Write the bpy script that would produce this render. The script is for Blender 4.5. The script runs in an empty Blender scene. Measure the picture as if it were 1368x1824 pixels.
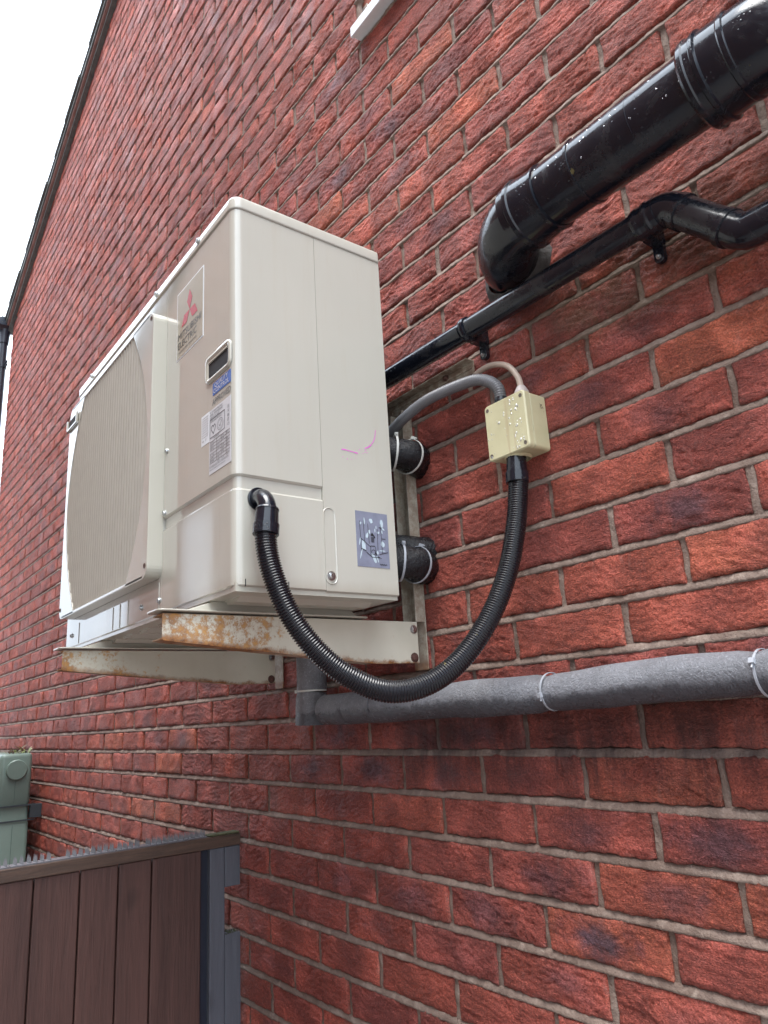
import bpy, math, random
import numpy as np
from mathutils import Vector, Matrix

random.seed(7)
rng = np.random.default_rng(11)
GZ = 1.75                      # height of the calibrated origin above the ground
SC = bpy.context.scene
COL = SC.collection

# ------------------------------------------------------------------ camera
cam = bpy.data.objects.new("camera", bpy.data.cameras.new("camera"))
COL.objects.link(cam)
cR, cU, cF = Vector((0.6035, 0.7952, -0.0577)), Vector((0.2451, -0.1161, 0.9625)), Vector((-0.7587, 0.5951, 0.2650))
cF.normalize(); cR = (cR - cF * cR.dot(cF)).normalized(); cU = cR.cross(cF).normalized()
M = Matrix((cR, cU, -cF)).transposed().to_4x4()
M.translation = Vector((1.9043, -0.9716, 0.0738 + GZ))
cam.matrix_world = M
cam.data.sensor_fit = 'VERTICAL'
cam.data.sensor_height = 24.0
cam.data.lens = 1314.355 / 1824 * 24.0
cam.data.clip_start = 0.02
cam.data.clip_end = 3000
SC.camera = cam

# ------------------------------------------------------------------ sky and sun (overcast)
SUN_EL, SUN_AZ = math.radians(69), math.radians(146)      # azimuth clockwise from +y
world = bpy.data.worlds.new("World"); SC.world = world; world.use_nodes = True
wn, wl = world.node_tree.nodes, world.node_tree.links
wn.clear()
sky = wn.new('ShaderNodeTexSky'); sky.sky_type = 'NISHITA'; sky.sun_disc = False
sky.sun_elevation = SUN_EL; sky.sun_rotation = SUN_AZ; sky.air_density = 1.0; sky.dust_density = 4.0
cloud = wn.new('ShaderNodeMix'); cloud.data_type = 'RGBA'; cloud.inputs[0].default_value = 0.86
cloud.inputs[7].default_value = (8.3, 9.3, 10.5, 1)       # even white cloud over the blue
bg = wn.new('ShaderNodeBackground'); bg.inputs[1].default_value = 0.13
wo = wn.new('ShaderNodeOutputWorld')
# an overcast sky is brightest overhead
wtc = wn.new('ShaderNodeTexCoord'); wsp = wn.new('ShaderNodeSeparateXYZ'); wl.new(wtc.outputs['Generated'], wsp.inputs[0])
wmr = wn.new('ShaderNodeMapRange'); wmr.inputs[1].default_value = 0; wmr.inputs[2].default_value = 1; wmr.inputs[3].default_value = .45; wmr.inputs[4].default_value = 1.75
wl.new(wsp.outputs[2], wmr.inputs[0])
wmx = wn.new('ShaderNodeMix'); wmx.data_type = 'RGBA'; wmx.blend_type = 'MULTIPLY'; wmx.inputs[0].default_value = 1.0
wl.new(cloud.outputs[2], wmx.inputs[6]); wl.new(wmr.outputs[0], wmx.inputs[7])
wl.new(sky.outputs[0], cloud.inputs[6]); wl.new(wmx.outputs[2], bg.inputs[0]); wl.new(bg.outputs[0], wo.inputs[0])
sl = bpy.data.lights.new("sun", 'SUN'); sl.energy = 1.5; sl.angle = math.radians(38); sl.color = (1.0, 0.96, 0.9)
so = bpy.data.objects.new("sun", sl); COL.objects.link(so)
sd = Vector((math.sin(SUN_AZ) * math.cos(SUN_EL), math.cos(SUN_AZ) * math.cos(SUN_EL), math.sin(SUN_EL)))
so.rotation_euler = sd.to_track_quat('Z', 'Y').to_euler(); so.location = sd * 20
SC.view_settings.view_transform = 'Standard'; SC.view_settings.look = 'None'
SC.view_settings.exposure = 1.36; SC.view_settings.gamma = 1.0

# ------------------------------------------------------------------ material helpers
class NT:
    def __init__(s, name, base=(.5, .5, .5), rough=.5, metal=0, spec=.5, coat=0, coat_rough=.05):
        s.m = bpy.data.materials.new(name); s.m.use_nodes = True
        s.n, s.l = s.m.node_tree.nodes, s.m.node_tree.links
        s.p = s.n['Principled BSDF']
        s.p.inputs['Base Color'].default_value = (*base, 1); s.p.inputs['Roughness'].default_value = rough
        s.p.inputs['Metallic'].default_value = metal; s.p.inputs['Specular IOR Level'].default_value = spec
        s.p.inputs['Coat Weight'].default_value = coat; s.p.inputs['Coat Roughness'].default_value = coat_rough
        s._tc = None
    def tc(s):
        if not s._tc: s._tc = s.n.new('ShaderNodeTexCoord').outputs['Object']
        return s._tc
    def mapping(s, scale=(1, 1, 1), loc=(0, 0, 0), src=None):
        m = s.n.new('ShaderNodeMapping'); m.inputs['Scale'].default_value = scale; m.inputs['Location'].default_value = loc
        s.l.new(src or s.tc(), m.inputs[0]); return m.outputs[0]
    def noise(s, scale=5, detail=3, rough=.5, dist=0, src=None, out=0):
        t = s.n.new('ShaderNodeTexNoise'); t.inputs['Scale'].default_value = scale; t.inputs['Detail'].default_value = detail
        t.inputs['Roughness'].default_value = rough; t.inputs['Distortion'].default_value = dist
        s.l.new(src or s.tc(), t.inputs['Vector']); return t.outputs[out]
    def ramp(s, src, stops, interp='LINEAR'):
        r = s.n.new('ShaderNodeValToRGB'); e = r.color_ramp.elements; r.color_ramp.interpolation = interp
        while len(e) < len(stops): e.new(.5)
        for i, (p, c) in enumerate(stops):
            e[i].position = p; e[i].color = (*c, 1) if isinstance(c, tuple) else (c, c, c, 1)
        s.l.new(src, r.inputs[0]); return r.outputs[0]
    def mix(s, f, a, b, mode='MIX'):
        m = s.n.new('ShaderNodeMix'); m.data_type = 'RGBA'; m.blend_type = mode
        for i, v in ((0, f), (6, a), (7, b)):
            if isinstance(v, (int, float)): m.inputs[i].default_value = v if i == 0 else (v, v, v, 1)
            elif isinstance(v, tuple): m.inputs[i].default_value = (*v, 1)
            else: s.l.new(v, m.inputs[i])
        return m.outputs[2]
    def math(s, op, a, b=0.0, clamp=False):
        m = s.n.new('ShaderNodeMath'); m.operation = op; m.use_clamp = clamp
        for i, v in ((0, a), (1, b)):
            if isinstance(v, (int, float)): m.inputs[i].default_value = v
            else: s.l.new(v, m.inputs[i])
        return m.outputs[0]
    def attr(s, name, out='Fac'):
        a = s.n.new('ShaderNodeAttribute'); a.attribute_name = name; return a.outputs[out]
    def sep(s, src):
        a = s.n.new('ShaderNodeSeparateXYZ'); s.l.new(src, a.inputs[0]); return a.outputs
    def set(s, key, out): s.l.new(out, s.p.inputs[key]); return s
    def bump(s, h, strength=.5, dist=.002, prev=None):
        b = s.n.new('ShaderNodeBump'); b.inputs['Strength'].default_value = strength; b.inputs['Distance'].default_value = dist
        s.l.new(h, b.inputs['Height'])
        if prev: s.l.new(prev, b.inputs['Normal'])
        s.l.new(b.outputs[0], s.p.inputs['Normal']); return b.outputs[0]

def simple(name, base, rough=.5, metal=0, var=.12, nscale=30, bump=0, bscale=200, bdist=.001, coat=0, spec=.5):
    t = NT(name, base, rough, metal, spec, coat)
    n = t.noise(nscale, 5, .6)
    c = t.ramp(n, [(.3, tuple(v * (1 - var) for v in base)), (.7, tuple(min(1, v * (1 + var)) for v in base))])
    t.set('Base Color', c)
    if bump: t.bump(t.noise(bscale, 4, .6), bump, bdist)
    return t.m

# bricks: hue, patch strength and a random offset come per brick as point attributes
def stain_and_shade(t, c):
    s3 = t.sep(t.tc()); X = t.math('SUBTRACT', s3[0], 1.0); Z = t.math('SUBTRACT', s3[2], 1.75)
    def band(v, a, b, soft): return t.math('MULTIPLY', t.ramp(t.math('DIVIDE', t.math('SUBTRACT', v, a - soft), 2 * soft), [(0, 0.0), (1, 1.0)]), t.ramp(t.math('DIVIDE', t.math('SUBTRACT', v, b - soft), 2 * soft), [(0, 1.0), (1, 0.0)]))
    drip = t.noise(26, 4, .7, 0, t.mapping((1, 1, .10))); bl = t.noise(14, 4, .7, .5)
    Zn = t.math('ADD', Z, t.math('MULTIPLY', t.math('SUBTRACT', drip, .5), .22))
    m1 = t.math('MULTIPLY', t.math('MULTIPLY', band(X, .62, 1.75, .12), band(Zn, -.035, .10, .05)), t.ramp(drip, [(.38, .35), (.6, 1.0)]))  # shade beneath the grey pipe painted in, broken up with wet runs
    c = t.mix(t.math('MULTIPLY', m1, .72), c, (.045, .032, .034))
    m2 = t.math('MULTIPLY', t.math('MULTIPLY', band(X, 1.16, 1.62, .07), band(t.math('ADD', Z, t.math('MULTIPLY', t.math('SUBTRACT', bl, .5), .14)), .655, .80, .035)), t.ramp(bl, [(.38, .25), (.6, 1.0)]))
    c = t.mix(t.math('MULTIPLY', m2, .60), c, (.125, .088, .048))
    m3 = t.ramp(t.noise(30, 5, .75, 0, t.mapping((1, 1, .22))), [(.60, 0.0), (.76, .28)])
    c = t.mix(m3, c, (.42, .33, .29))
    return c
def mat_brick():
    t = NT("brick_clay", rough=.6, spec=.32)
    r1, dk, orr, rv = t.attr('hue'), t.attr('dark'), t.attr('orange'), t.attr('rim')
    off = t.n.new('ShaderNodeCombineXYZ')
    t.l.new(t.math('MULTIPLY', t.attr('seed'), 31.0), off.inputs[0]); t.l.new(t.math('MULTIPLY', t.attr('seed'), 17.0), off.inputs[2])
    add = t.n.new('ShaderNodeVectorMath'); add.operation = 'ADD'; t.l.new(t.tc(), add.inputs[0]); t.l.new(off.outputs[0], add.inputs[1])
    P = add.outputs[0]
    big = t.noise(9, 3, .55, .4, P)
    hue = t.math('ADD', r1, t.math('MULTIPLY', t.math('SUBTRACT', big, .5), .5))
    c = t.ramp(hue, [(.0, (.33, .084, .074)), (.35, (.44, .106, .082)), (.65, (.53, .124, .083)), (.9, (.60, .142, .082)), (1, (.65, .165, .085))])
    n2 = t.noise(14, 3, .5, 1.0, P)
    om = t.math('MULTIPLY', t.ramp(n2, [(.40, .15), (.56, 1.0)]), orr)
    c = t.mix(om, c, (.62, .175, .095))
    # burnt purple patches, strongest in the middle of a brick
    cen = t.attr('centre')
    dm = t.math('MULTIPLY', t.ramp(t.math('ADD', t.math('MULTIPLY', t.noise(16, 5, .65, .6, P), .75), t.math('MULTIPLY', cen, .33)), [(.44, 0.0), (.66, 1.0)]), dk)
    c = t.mix(t.math('MULTIPLY', dm, .8), c, (.165, .085, .105))
    # crease height
    mp = t.mapping((1.0, 1.0, 1.9), src=P)
    wv = t.noise(21, 6, .62, 2.2, mp)
    crease = t.math('POWER', t.math('SUBTRACT', 1.0, t.math('ABSOLUTE', t.math('MULTIPLY', t.math('SUBTRACT', wv, .5), 5.0)), True), 2.0)
    mp2 = t.mapping((1.0, 1.0, 3.4), src=P)
    wv2 = t.noise(46, 4, .6, 3.0, mp2)
    crease2 = t.math('POWER', t.math('SUBTRACT', 1.0, t.math('ABSOLUTE', t.math('MULTIPLY', t.math('SUBTRACT', wv2, .5), 6.0)), True), 2.0)
    mask = t.ramp(t.noise(11, 2, .5, 0, P), [(.36, .12), (.58, 1.0)])
    cr = t.math('MULTIPLY', t.math('ADD', t.math('MULTIPLY', crease, .75), t.math('MULTIPLY', crease2, .6)), mask)
    fine = t.noise(300, 4, .7, 0, P)
    gran = t.noise(95, 4, .65, 1.0, P)
    hgt = t.math('ADD', t.math('SUBTRACT', t.math('MULTIPLY', wv, 1.3), cr), t.math('ADD', t.math('MULTIPLY', gran, 1.5), t.math('MULTIPLY', fine, .6)))
    t.bump(hgt, 1.0, .0040)
    sp = t.ramp(t.noise(330, 3, .7, 0, P), [(.34, .58), (.64, 1.28)])
    c = t.mix(1.0, c, sp, 'MULTIPLY')
    c = t.mix(t.math('MULTIPLY', cr, .30), c, (.10, .035, .035))      # crevice shade painted into the creases
    # pale lime bloom along brick arrises
    bl = t.math('MULTIPLY', rv, t.ramp(t.noise(60, 4, .7, 0, P), [(.45, 0.0), (.75, .55)]))
    c = t.mix(bl, c, (.42, .30, .25))
    # lime bloom patches
    c = t.mix(t.ramp(t.noise(5, 5, .7), [(.56, 0.0), (.8, .22)]), c, (.36, .25, .24))
    c = stain_and_shade(t, c)
    t.set('Base Color', c)
    t.set('Roughness', t.ramp(t.noise(6, 4, .6), [(.35, .45), (.65, .72)]))
    return t.m

def mat_mortar():
    t = NT("lime_mortar", rough=.8)
    n = t.noise(7, 5, .65)
    c = t.ramp(n, [(.3, (.15, .104, .080)), (.5, (.225, .162, .13)), (.72, (.32, .245, .20))])
    c = t.mix(t.ramp(t.noise(38, 4, .7), [(.5, 0.0), (.66, .55)]), c, (.15, .105, .085))
    c = t.mix(t.ramp(t.noise(24, 5, .7, .8), [(.52, 0.0), (.68, .6)]), c, (.44, .35, .29))
    c = stain_and_shade(t, c)
    t.set('Base Color', c)
    t.bump(t.math('ADD', t.noise(45, 4, .7), t.math('MULTIPLY', t.noise(380, 3, .6), .4)), 1.0, .004)
    return t.m

def mat_cream(name="cream_paint", streak=True, base=(.50, .485, .425), rough=.05):
    t = NT(name, base, rough, spec=.6, coat=1.0, coat_rough=.02)
    t.p.inputs['Coat IOR'].default_value = 1.55
    n = t.noise(2.5, 4, .6)
    c = t.ramp(n, [(.3, tuple(v * .96 for v in base)), (.7, tuple(v * 1.03 for v in base))])
    if streak:
        s = t.noise(55, 4, .7, 0, t.mapping((1, 1, .07)))
        c = t.mix(t.ramp(s, [(.52, 0.0), (.74, .15)]), c, (.42, .36, .26))
        z = t.sep(t.tc())[2]
        low = t.ramp(t.math('ADD', z, t.math('MULTIPLY', t.noise(25, 4, .7, 0, t.mapping((1, 1, .2))), .02)), [(.026, .65), (.060, 0.0)])
        c = t.mix(low, c, (.33, .28, .21))
        sp = t.ramp(t.noise(500, 1, .5), [(.74, 0.0), (.78, .35)])
        c = t.mix(sp, c, (.30, .26, .2))
    t.set('Base Color', c)
    # drying rain: slightly rougher patches and very shallow panel ripple
    # rain has wetted the outward (-y) front; the sheltered end panel is dry and duller
    geo = t.n.new('ShaderNodeNewGeometry'); wet = t.ramp(t.math('MULTIPLY', t.sep(geo.outputs['Normal'])[1], -1.0), [(.25, 0.0), (.8, 1.0)])
    t.set('Roughness', t.mix(wet, .30, t.ramp(t.noise(18, 5, .75, 0, t.mapping((1, 1, .35))), [(.46, rough), (.62, rough + .07)])))
    t.set('Coat Weight', t.math('ADD', t.math('MULTIPLY', wet, .9), .08)); t.p.inputs['Coat Roughness'].default_value = .04
    wob = t.noise(5, 1, .5)
    t.bump(t.math('ADD', wob, t.math('MULTIPLY', t.noise(420, 2, .5), .012)), .12, .003)
    return t.m

def mat_rusty():
    t = NT("rusty_painted_steel", rough=.4)
    n = t.noise(9, 5, .65); n2 = t.noise(48, 6, .8); n3 = t.noise(150, 4, .75)
    y = t.sep(t.tc())[1]
    tip = t.ramp(t.math('MULTIPLY', y, -1.0), [(.2, 0.0), (.52, .15)])         # rust gathers at the free end
    mm = t.math('ADD', t.math('ADD', t.math('ADD', t.math('MULTIPLY', n, .40), t.math('MULTIPLY', n2, .42)), t.math('MULTIPLY', n3, .18)), tip)
    paint = t.ramp(t.noise(8, 4), [(.3, (.50, .475, .38)), (.7, (.62, .59, .49))])
    c = t.mix(t.ramp(mm, [(.60, 0.0), (.63, .35), (.655, .8), (.72, 1.0)]), paint, t.ramp(n2, [(.36, (.10, .035, .018)), (.52, (.34, .15, .04)), (.66, (.52, .28, .08))]))
    zl = t.sep(t.tc())[2]; yl = y
    zb = t.ramp(t.math('MULTIPLY', t.math('ADD', yl, .11), -2.424), [(0, 0.0), (1, .0395)])
    dz = t.math('ADD', t.math('SUBTRACT', zl, zb), t.math('MULTIPLY', t.math('SUBTRACT', n2, .5), .030))
    lowe = t.math('MULTIPLY', t.ramp(dz, [(.001, 1.0), (.008, 0.0)]), t.ramp(n, [(.35, .45), (.55, 1.0)]))
    c = t.mix(lowe, c, t.ramp(n3, [(.35, (.12, .045, .02)), (.65, (.36, .16, .05))]))
    c = t.mix(t.math('MULTIPLY', t.attr('edge'), t.ramp(n2, [(.32, .15), (.56, 1.0)])), c, (.13, .05, .022))
    t.set('Base Color', c)
    t.set('Roughness', t.ramp(mm, [(.5, .32), (.62, .85)]))
    t.bump(mm, .3, .001)
    return t.m

def mat_black(name="black_upvc", base=(.008, .010, .016), rough=.13, dirt=.25):
    t = NT(name, base, rough, spec=.5, coat=.15, coat_rough=.06)
    n = t.noise(14, 6, .75, .8)
    c = t.mix(t.ramp(n, [(.52, 0.0), (.72, dirt)]), base, (.085, .082, .078))
    n2 = t.noise(60, 3, .6, 0)
    c = t.mix(t.math('MULTIPLY', t.ramp(n2, [(.70, 0.0), (.74, .8)]), t.ramp(t.noise(9, 2), [(.52, 0.0), (.6, 1.0)])), c, (.20, .17, .07))
    t.set('Base Color', c)
    t.set('Roughness', t.ramp(n, [(.45, rough), (.7, .42)]))
    v = t.n.new('ShaderNodeTexVoronoi'); v.inputs['Scale'].default_value = 210; t.l.new(t.tc(), v.inputs['Vector'])
    dr = t.math('MULTIPLY', t.ramp(v.outputs['Distance'], [(.0, 1.0), (.28, 0.0)]), t.ramp(t.noise(35, 2), [(.53, 0.0), (.58, 1.0)]))
    t.bump(t.math('ADD', t.math('MULTIPLY', dr, .8), t.math('MULTIPLY', n, .5)), .6, .0012)
    return t.m

def mat_foam(name, base, rough=.55, sparkle=.3):
    t = NT(name, base, rough)
    n = t.noise(260, 4, .7)
    c = t.mix(t.ramp(n, [(.55, 0.0), (.75, sparkle)]), t.ramp(t.noise(12, 5, .7), [(.3, tuple(v * .75 for v in base)), (.7, tuple(v * 1.2 for v in base))]),
              tuple(min(1, v * 2.6 + .04) for v in base))
    t.set('Base Color', c)
    t.set('Roughness', t.ramp(t.noise(40, 4, .7), [(.4, rough - .25), (.65, rough + .1)]))
    t.bump(t.math('ADD', t.noise(300, 4, .7), t.math('MULTIPLY', t.noise(38, 4, .65), 1.6)), .9, .0026)
    return t.m

def mat_wood(name, a, b, rough=.55, axis='z'):
    t = NT(name, rough=rough)
    sc = {'z': (1, 1, .06), 'y': (1, .06, 1)}[axis]
    g = t.noise(110, 6, .7, .6, t.mapping(sc))
    g2 = t.noise(9, 4, .6, 1.5, t.mapping(sc))
    c = t.ramp(t.math('ADD', t.math('MULTIPLY', g, .55), t.math('MULTIPLY', g2, .45)), [(.36, a), (.62, b)])
    v = t.n.new('ShaderNodeTexVoronoi'); v.inputs['Scale'].default_value = 5.5; t.l.new(t.mapping((1, 1, .8)), v.inputs['Vector'])
    k = t.ramp(t.math('ADD', v.outputs['Distance'], t.math('MULTIPLY', t.noise(20, 2), .08)), [(.05, .8), (.20, 0.0)])
    c = t.mix(k, c, tuple(q * .45 for q in a))
    t.set('Base Color', c)
    t.bump(g, .8, .002)
    return t.m

MAT = dict(
    brick=mat_brick(), mortar=mat_mortar(), cream=mat_cream(), cream_plain=mat_cream("cream_moulding", False, (.48, .46, .39), .12),
    rust=mat_rusty(), black=mat_black(), hose=mat_black("black_conduit", (.007, .008, .012), .16, .03),
    foam=mat_foam("grey_pipe_foam", (.20, .205, .225), .55, .5), bfoam=mat_foam("black_pipe_foam", (.006, .007, .010), .34, .05),
    greyhose=simple("grey_conduit", (.17, .17, .18), .32, var=.1),
    boxp=None, white=simple("white_upvc", (.72, .74, .76), .3, var=.04),
    tie=simple("nylon_tie", (.62, .62, .58), .35, var=.08), tieg=simple("grey_nylon_tie", (.40, .42, .46), .35, var=.08),
    steel=simple("zinc_screw", (.5, .52, .52), .3, 1.0, var=.2, nscale=300), rscrew=simple("rusty_bolt", (.09, .04, .03), .7, var=.4, nscale=200, bump=.6, bscale=400),
    dark=simple("dark_cavity", (.02, .02, .022), .7), darkgrey=simple("dark_slate_tile", (.12, .135, .13), .5, var=.3, bump=.4),
    red=simple("badge_red", (.47, .035, .06), .2, var=.08, coat=.5), ink=simple("black_ink", (.03, .03, .035), .4), blue=simple("label_blue", (.045, .13, .42), .25, coat=.4),
    badge=simple("badge_foil", (.40, .38, .30), .16, var=.05, coat=.7), labw=simple("label_paper", (.60, .60, .62), .3, var=.05, coat=.4),
    sticker=simple("faded_grey_sticker", (.22, .235, .31), .35, var=.12, nscale=60), scuff=simple("torn_sticker_backing", (.50, .60, .66), .5, var=.1),
    pink=simple("pink_crayon", (.75, .13, .62), .6), cable=simple("cream_cable", (.50, .40, .33), .4, var=.1),
    fence=mat_wood("stained_gate_board", (.050, .024, .020), (.108, .052, .042)), rail=None, greywood=mat_wood("grey_painted_timber", (.078, .084, .102), (.108, .115, .138), .5),
    spike=simple("grey_spike_plastic", (.17, .17, .185), .3, var=.15), green=simple("green_plastic", (.155, .215, .185), .38, var=.07, nscale=8, bump=.15, bscale=40),
    clay=simple("verge_mortar", (.30, .17, .15), .8, var=.25, nscale=14, bump=.8, bscale=60), leaf=simple("weed_leaf", (.15, .18, .05), .5, var=.4, nscale=60),
    dead=simple("dry_leaf", (.30, .17, .13), .7, var=.4, nscale=60), moss=simple("moss", (.075, .08, .04), .9, var=.4, nscale=120, bump=1, bscale=200, bdist=.003),
    glass=NT("window_glass", (.03, .035, .04), .04, spec=.8).m, cement=simple("cement_collar", (.075, .07, .065), .8, var=.4, nscale=60, bump=1, bscale=120, bdist=.003),
    gutter=mat_black("dark_blue_grey_gutter", (.022, .03, .045), .3, .2), paving=simple("concrete_path", (.22, .21, .20), .7, var=.2, nscale=4, bump=.4, bscale=90),
    grime=simple("grime_mark", (.12, .1, .08), .7),
)
def _box():
    t = NT("cream_box_plastic", rough=.3, coat=.3)
    c = t.ramp(t.noise(12, 4, .6), [(.3, (.52, .48, .29)), (.7, (.62, .58, .37))])
    x = t.math('ADD', t.sep(t.tc())[0], .046)
    s = t.noise(70, 3, .6, 0, t.mapping((1, 1, .06)))
    m = t.math('MULTIPLY', t.ramp(s, [(.5, 0.0), (.68, .5)]), t.ramp(t.math('ABSOLUTE', t.math('SUBTRACT', x, .052)), [(.012, 1.0), (.022, 0.0)]))
    c = t.mix(m, c, (.36, .22, .12))
    c = t.mix(t.ramp(t.noise(160, 3, .6), [(.72, 0.0), (.76, .4)]), c, (.2, .16, .08))
    t.set('Base Color', c); return t.m
def _wetfoam():
    m = MAT['foam']; n, l = m.node_tree.nodes, m.node_tree.links; p = n['Principled BSDF']
    t = NT.__new__(NT); t.m, t.n, t.l, t.p, t._tc = m, n, l, p, None
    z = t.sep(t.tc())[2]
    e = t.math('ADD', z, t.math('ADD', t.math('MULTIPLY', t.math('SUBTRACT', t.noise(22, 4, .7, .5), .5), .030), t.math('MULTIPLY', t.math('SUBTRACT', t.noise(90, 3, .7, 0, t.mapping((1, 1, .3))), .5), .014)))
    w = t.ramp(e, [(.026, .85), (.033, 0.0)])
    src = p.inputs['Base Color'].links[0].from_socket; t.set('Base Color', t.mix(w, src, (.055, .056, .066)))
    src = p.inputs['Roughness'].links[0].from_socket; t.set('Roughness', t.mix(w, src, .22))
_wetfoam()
MAT['boxp'] = _box()
def _rail():
    t = NT("mossy_wet_timber", rough=.5)
    g = t.noise(100, 6, .7, .5, t.mapping((1, .06, 1)))
    c = t.ramp(g, [(.35, (.05, .032, .024)), (.65, (.12, .072, .05))])
    z = t.sep(t.tc())[2]
    m = t.ramp(t.math('ADD', z, t.math('MULTIPLY', t.math('SUBTRACT', t.noise(22, 5, .7), .5), .09)), [(1.552, 0.0), (1.566, .9)])
    c = t.mix(m, c, t.ramp(t.noise(150, 3), [(.35, (.045, .055, .03)), (.6, (.16, .16, .10))]))
    t.set('Base Color', c); t.bump(t.math('ADD', g, t.math('MULTIPLY', t.noise(150, 4, .7), .7)), .7, .002); return t.m
MAT['rail'] = _rail()
def _drop():
    t = NT("water_drop", (.9, .92, .95), .03, spec=.6); t.p.inputs['Transmission Weight'].default_value = .85; t.p.inputs['IOR'].default_value = 1.33; return t.m
MAT['drop'] = _drop()

# ------------------------------------------------------------------ mesh helpers
class MB:
    def __init__(s): s.v, s.f, s.mi, s.sm, s.cur, s.attrs = [], [], [], [], 0, {}
    def add(s, vs, fs, smooth=False, mi=None):
        b = len(s.v); s.v.extend([tuple(map(float, p)) for p in vs])
        for f in fs: s.f.append(tuple(b + i for i in f)); s.mi.append(s.cur if mi is None else mi); s.sm.append(smooth)
        return b
    def box(s, x0, x1, y0, y1, z0, z1, mi=None):
        x0, x1 = sorted((x0, x1)); y0, y1 = sorted((y0, y1)); z0, z1 = sorted((z0, z1))
        s.add([(x0, y0, z0), (x1, y0, z0), (x1, y1, z0), (x0, y1, z0), (x0, y0, z1), (x1, y0, z1), (x1, y1, z1), (x0, y1, z1)],
              [(0, 3, 2, 1), (4, 5, 6, 7), (0, 1, 5, 4), (1, 2, 6, 5), (2, 3, 7, 6), (3, 0, 4, 7)], mi=mi)
    def rbox(s, x0, x1, y0, y1, z0, z1, r=.004, axis='z', seg=4, ch=None, mi=None):
        """box with corners rounded around `axis`, small chamfer ch on both caps"""
        ch = r * .5 if ch is None else ch
        A = {'z': (x0, x1, y0, y1, z0, z1), 'y': (x0, x1, z0, z1, y0, y1), 'x': (y0, y1, z0, z1, x0, x1)}[axis]
        def ring(ins, h):
            out = []
            rr = max(r - ins, 1e-5)
            for cx, cy, a0 in ((A[1] - r, A[3] - r, 0), (A[0] + r, A[3] - r, 90), (A[0] + r, A[2] + r, 180), (A[1] - r, A[2] + r, 270)):
                for k in range(seg + 1):
                    a = math.radians(a0 + 90 * k / seg); p = (cx + rr * math.cos(a), cy + rr * math.sin(a))
                    out.append({'z': (p[0], p[1], h), 'y': (p[0], h, p[1]), 'x': (h, p[0], p[1])}[axis])
            return out
        rings = [ring(ch, A[4]), ring(0, A[4] + ch), ring(0, A[5] - ch), ring(ch, A[5])]
        n = len(rings[0]); vs = sum(rings, []); fs = []
        for j in range(3):
            for i in range(n): fs.append((j * n + i, j * n + (i + 1) % n, (j + 1) * n + (i + 1) % n, (j + 1) * n + i))
        fs.append(tuple(range(n))[::-1]); fs.append(tuple(3 * n + i for i in range(n)))
        s.add(vs, fs, mi=mi)
    def tube(s, path, r, seg=20, caps=True, mi=None, hollow=0, squash=None):
        """path: points; r: number or list"""
        P = [Vector(p) for p in path]; n = len(P)
        R = [r] * n if isinstance(r, (int, float)) else list(r)
        T = []
        for i in range(n):
            t = P[min(i + 1, n - 1)] - P[max(i - 1, 0)]
            if t.length < 1e-9: t = T[-1] if T else Vector((0, 0, 1))
            T.append(t.normalized())
        up = Vector((0, 0, 1)) if abs(T[0].z) < .9 else Vector((0, 1, 0))
        N = (up - T[0] * up.dot(T[0])).normalized(); vs = []
        for i in range(n):
            N = (N - T[i] * N.dot(T[i])).normalized(); B = T[i].cross(N)
            for k in range(seg):
                a = 2 * math.pi * k / seg; q = R[i]
                if squash: q = q * squash(a, i)
                vs.append(P[i] + (N * math.cos(a) + B * math.sin(a)) * q)
        fs = [(i * seg + k, i * seg + (k + 1) % seg, (i + 1) * seg + (k + 1) % seg, (i + 1) * seg + k) for i in range(n - 1) for k in range(seg)]
        s.add(vs, fs, True, mi)
        if caps:
            s.add(vs[:seg], [tuple(range(seg))[::-1]], False, mi); s.add(vs[-seg:], [tuple(range(seg))], False, mi)
    def lathe(s, o, axis, prof, seg=28, mi=None, smooth=True):
        """prof: (distance along axis, radius) pairs; sharp where a pair repeats"""
        s.tube([Vector(o) + Vector(axis) * d for d, _ in prof], [q for _, q in prof], seg, True, mi) if False else s._lathe(o, axis, prof, seg, mi)
    def _lathe(s, o, axis, prof, seg, mi):
        A = Vector(axis).normalized(); N = (Vector((0, 0, 1)) if abs(A.z) < .9 else Vector((0, 1, 0))); N = (N - A * N.dot(A)).normalized(); B = A.cross(N)
        O = Vector(o)
        for i in range(len(prof) - 1):
            (d0, r0), (d1, r1) = prof[i], prof[i + 1]; vs = []
            for d, q in ((d0, r0), (d1, r1)):
                for k in range(seg):
                    a = 2 * math.pi * k / seg; vs.append(O + A * d + (N * math.cos(a) + B * math.sin(a)) * max(q, 1e-5))
            s.add(vs, [(k, (k + 1) % seg, seg + (k + 1) % seg, seg + k) for k in range(seg)], True, mi)
    def prism(s, poly, axis, a, b, mi=None):
        """poly of 2-D points in the other two axes, extruded a->b; a simple polygon"""
        def pt(p, h): return {'x': (h, p[0], p[1]), 'y': (p[0], h, p[1]), 'z': (p[0], p[1], h)}[axis]
        n = len(poly); vs = [pt(p, a) for p in poly] + [pt(p, b) for p in poly]
        s.add(vs, [tuple(range(n))[::-1], tuple(range(n, 2 * n))] + [(i, (i + 1) % n, n + (i + 1) % n, n + i) for i in range(n)], mi=mi)
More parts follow.
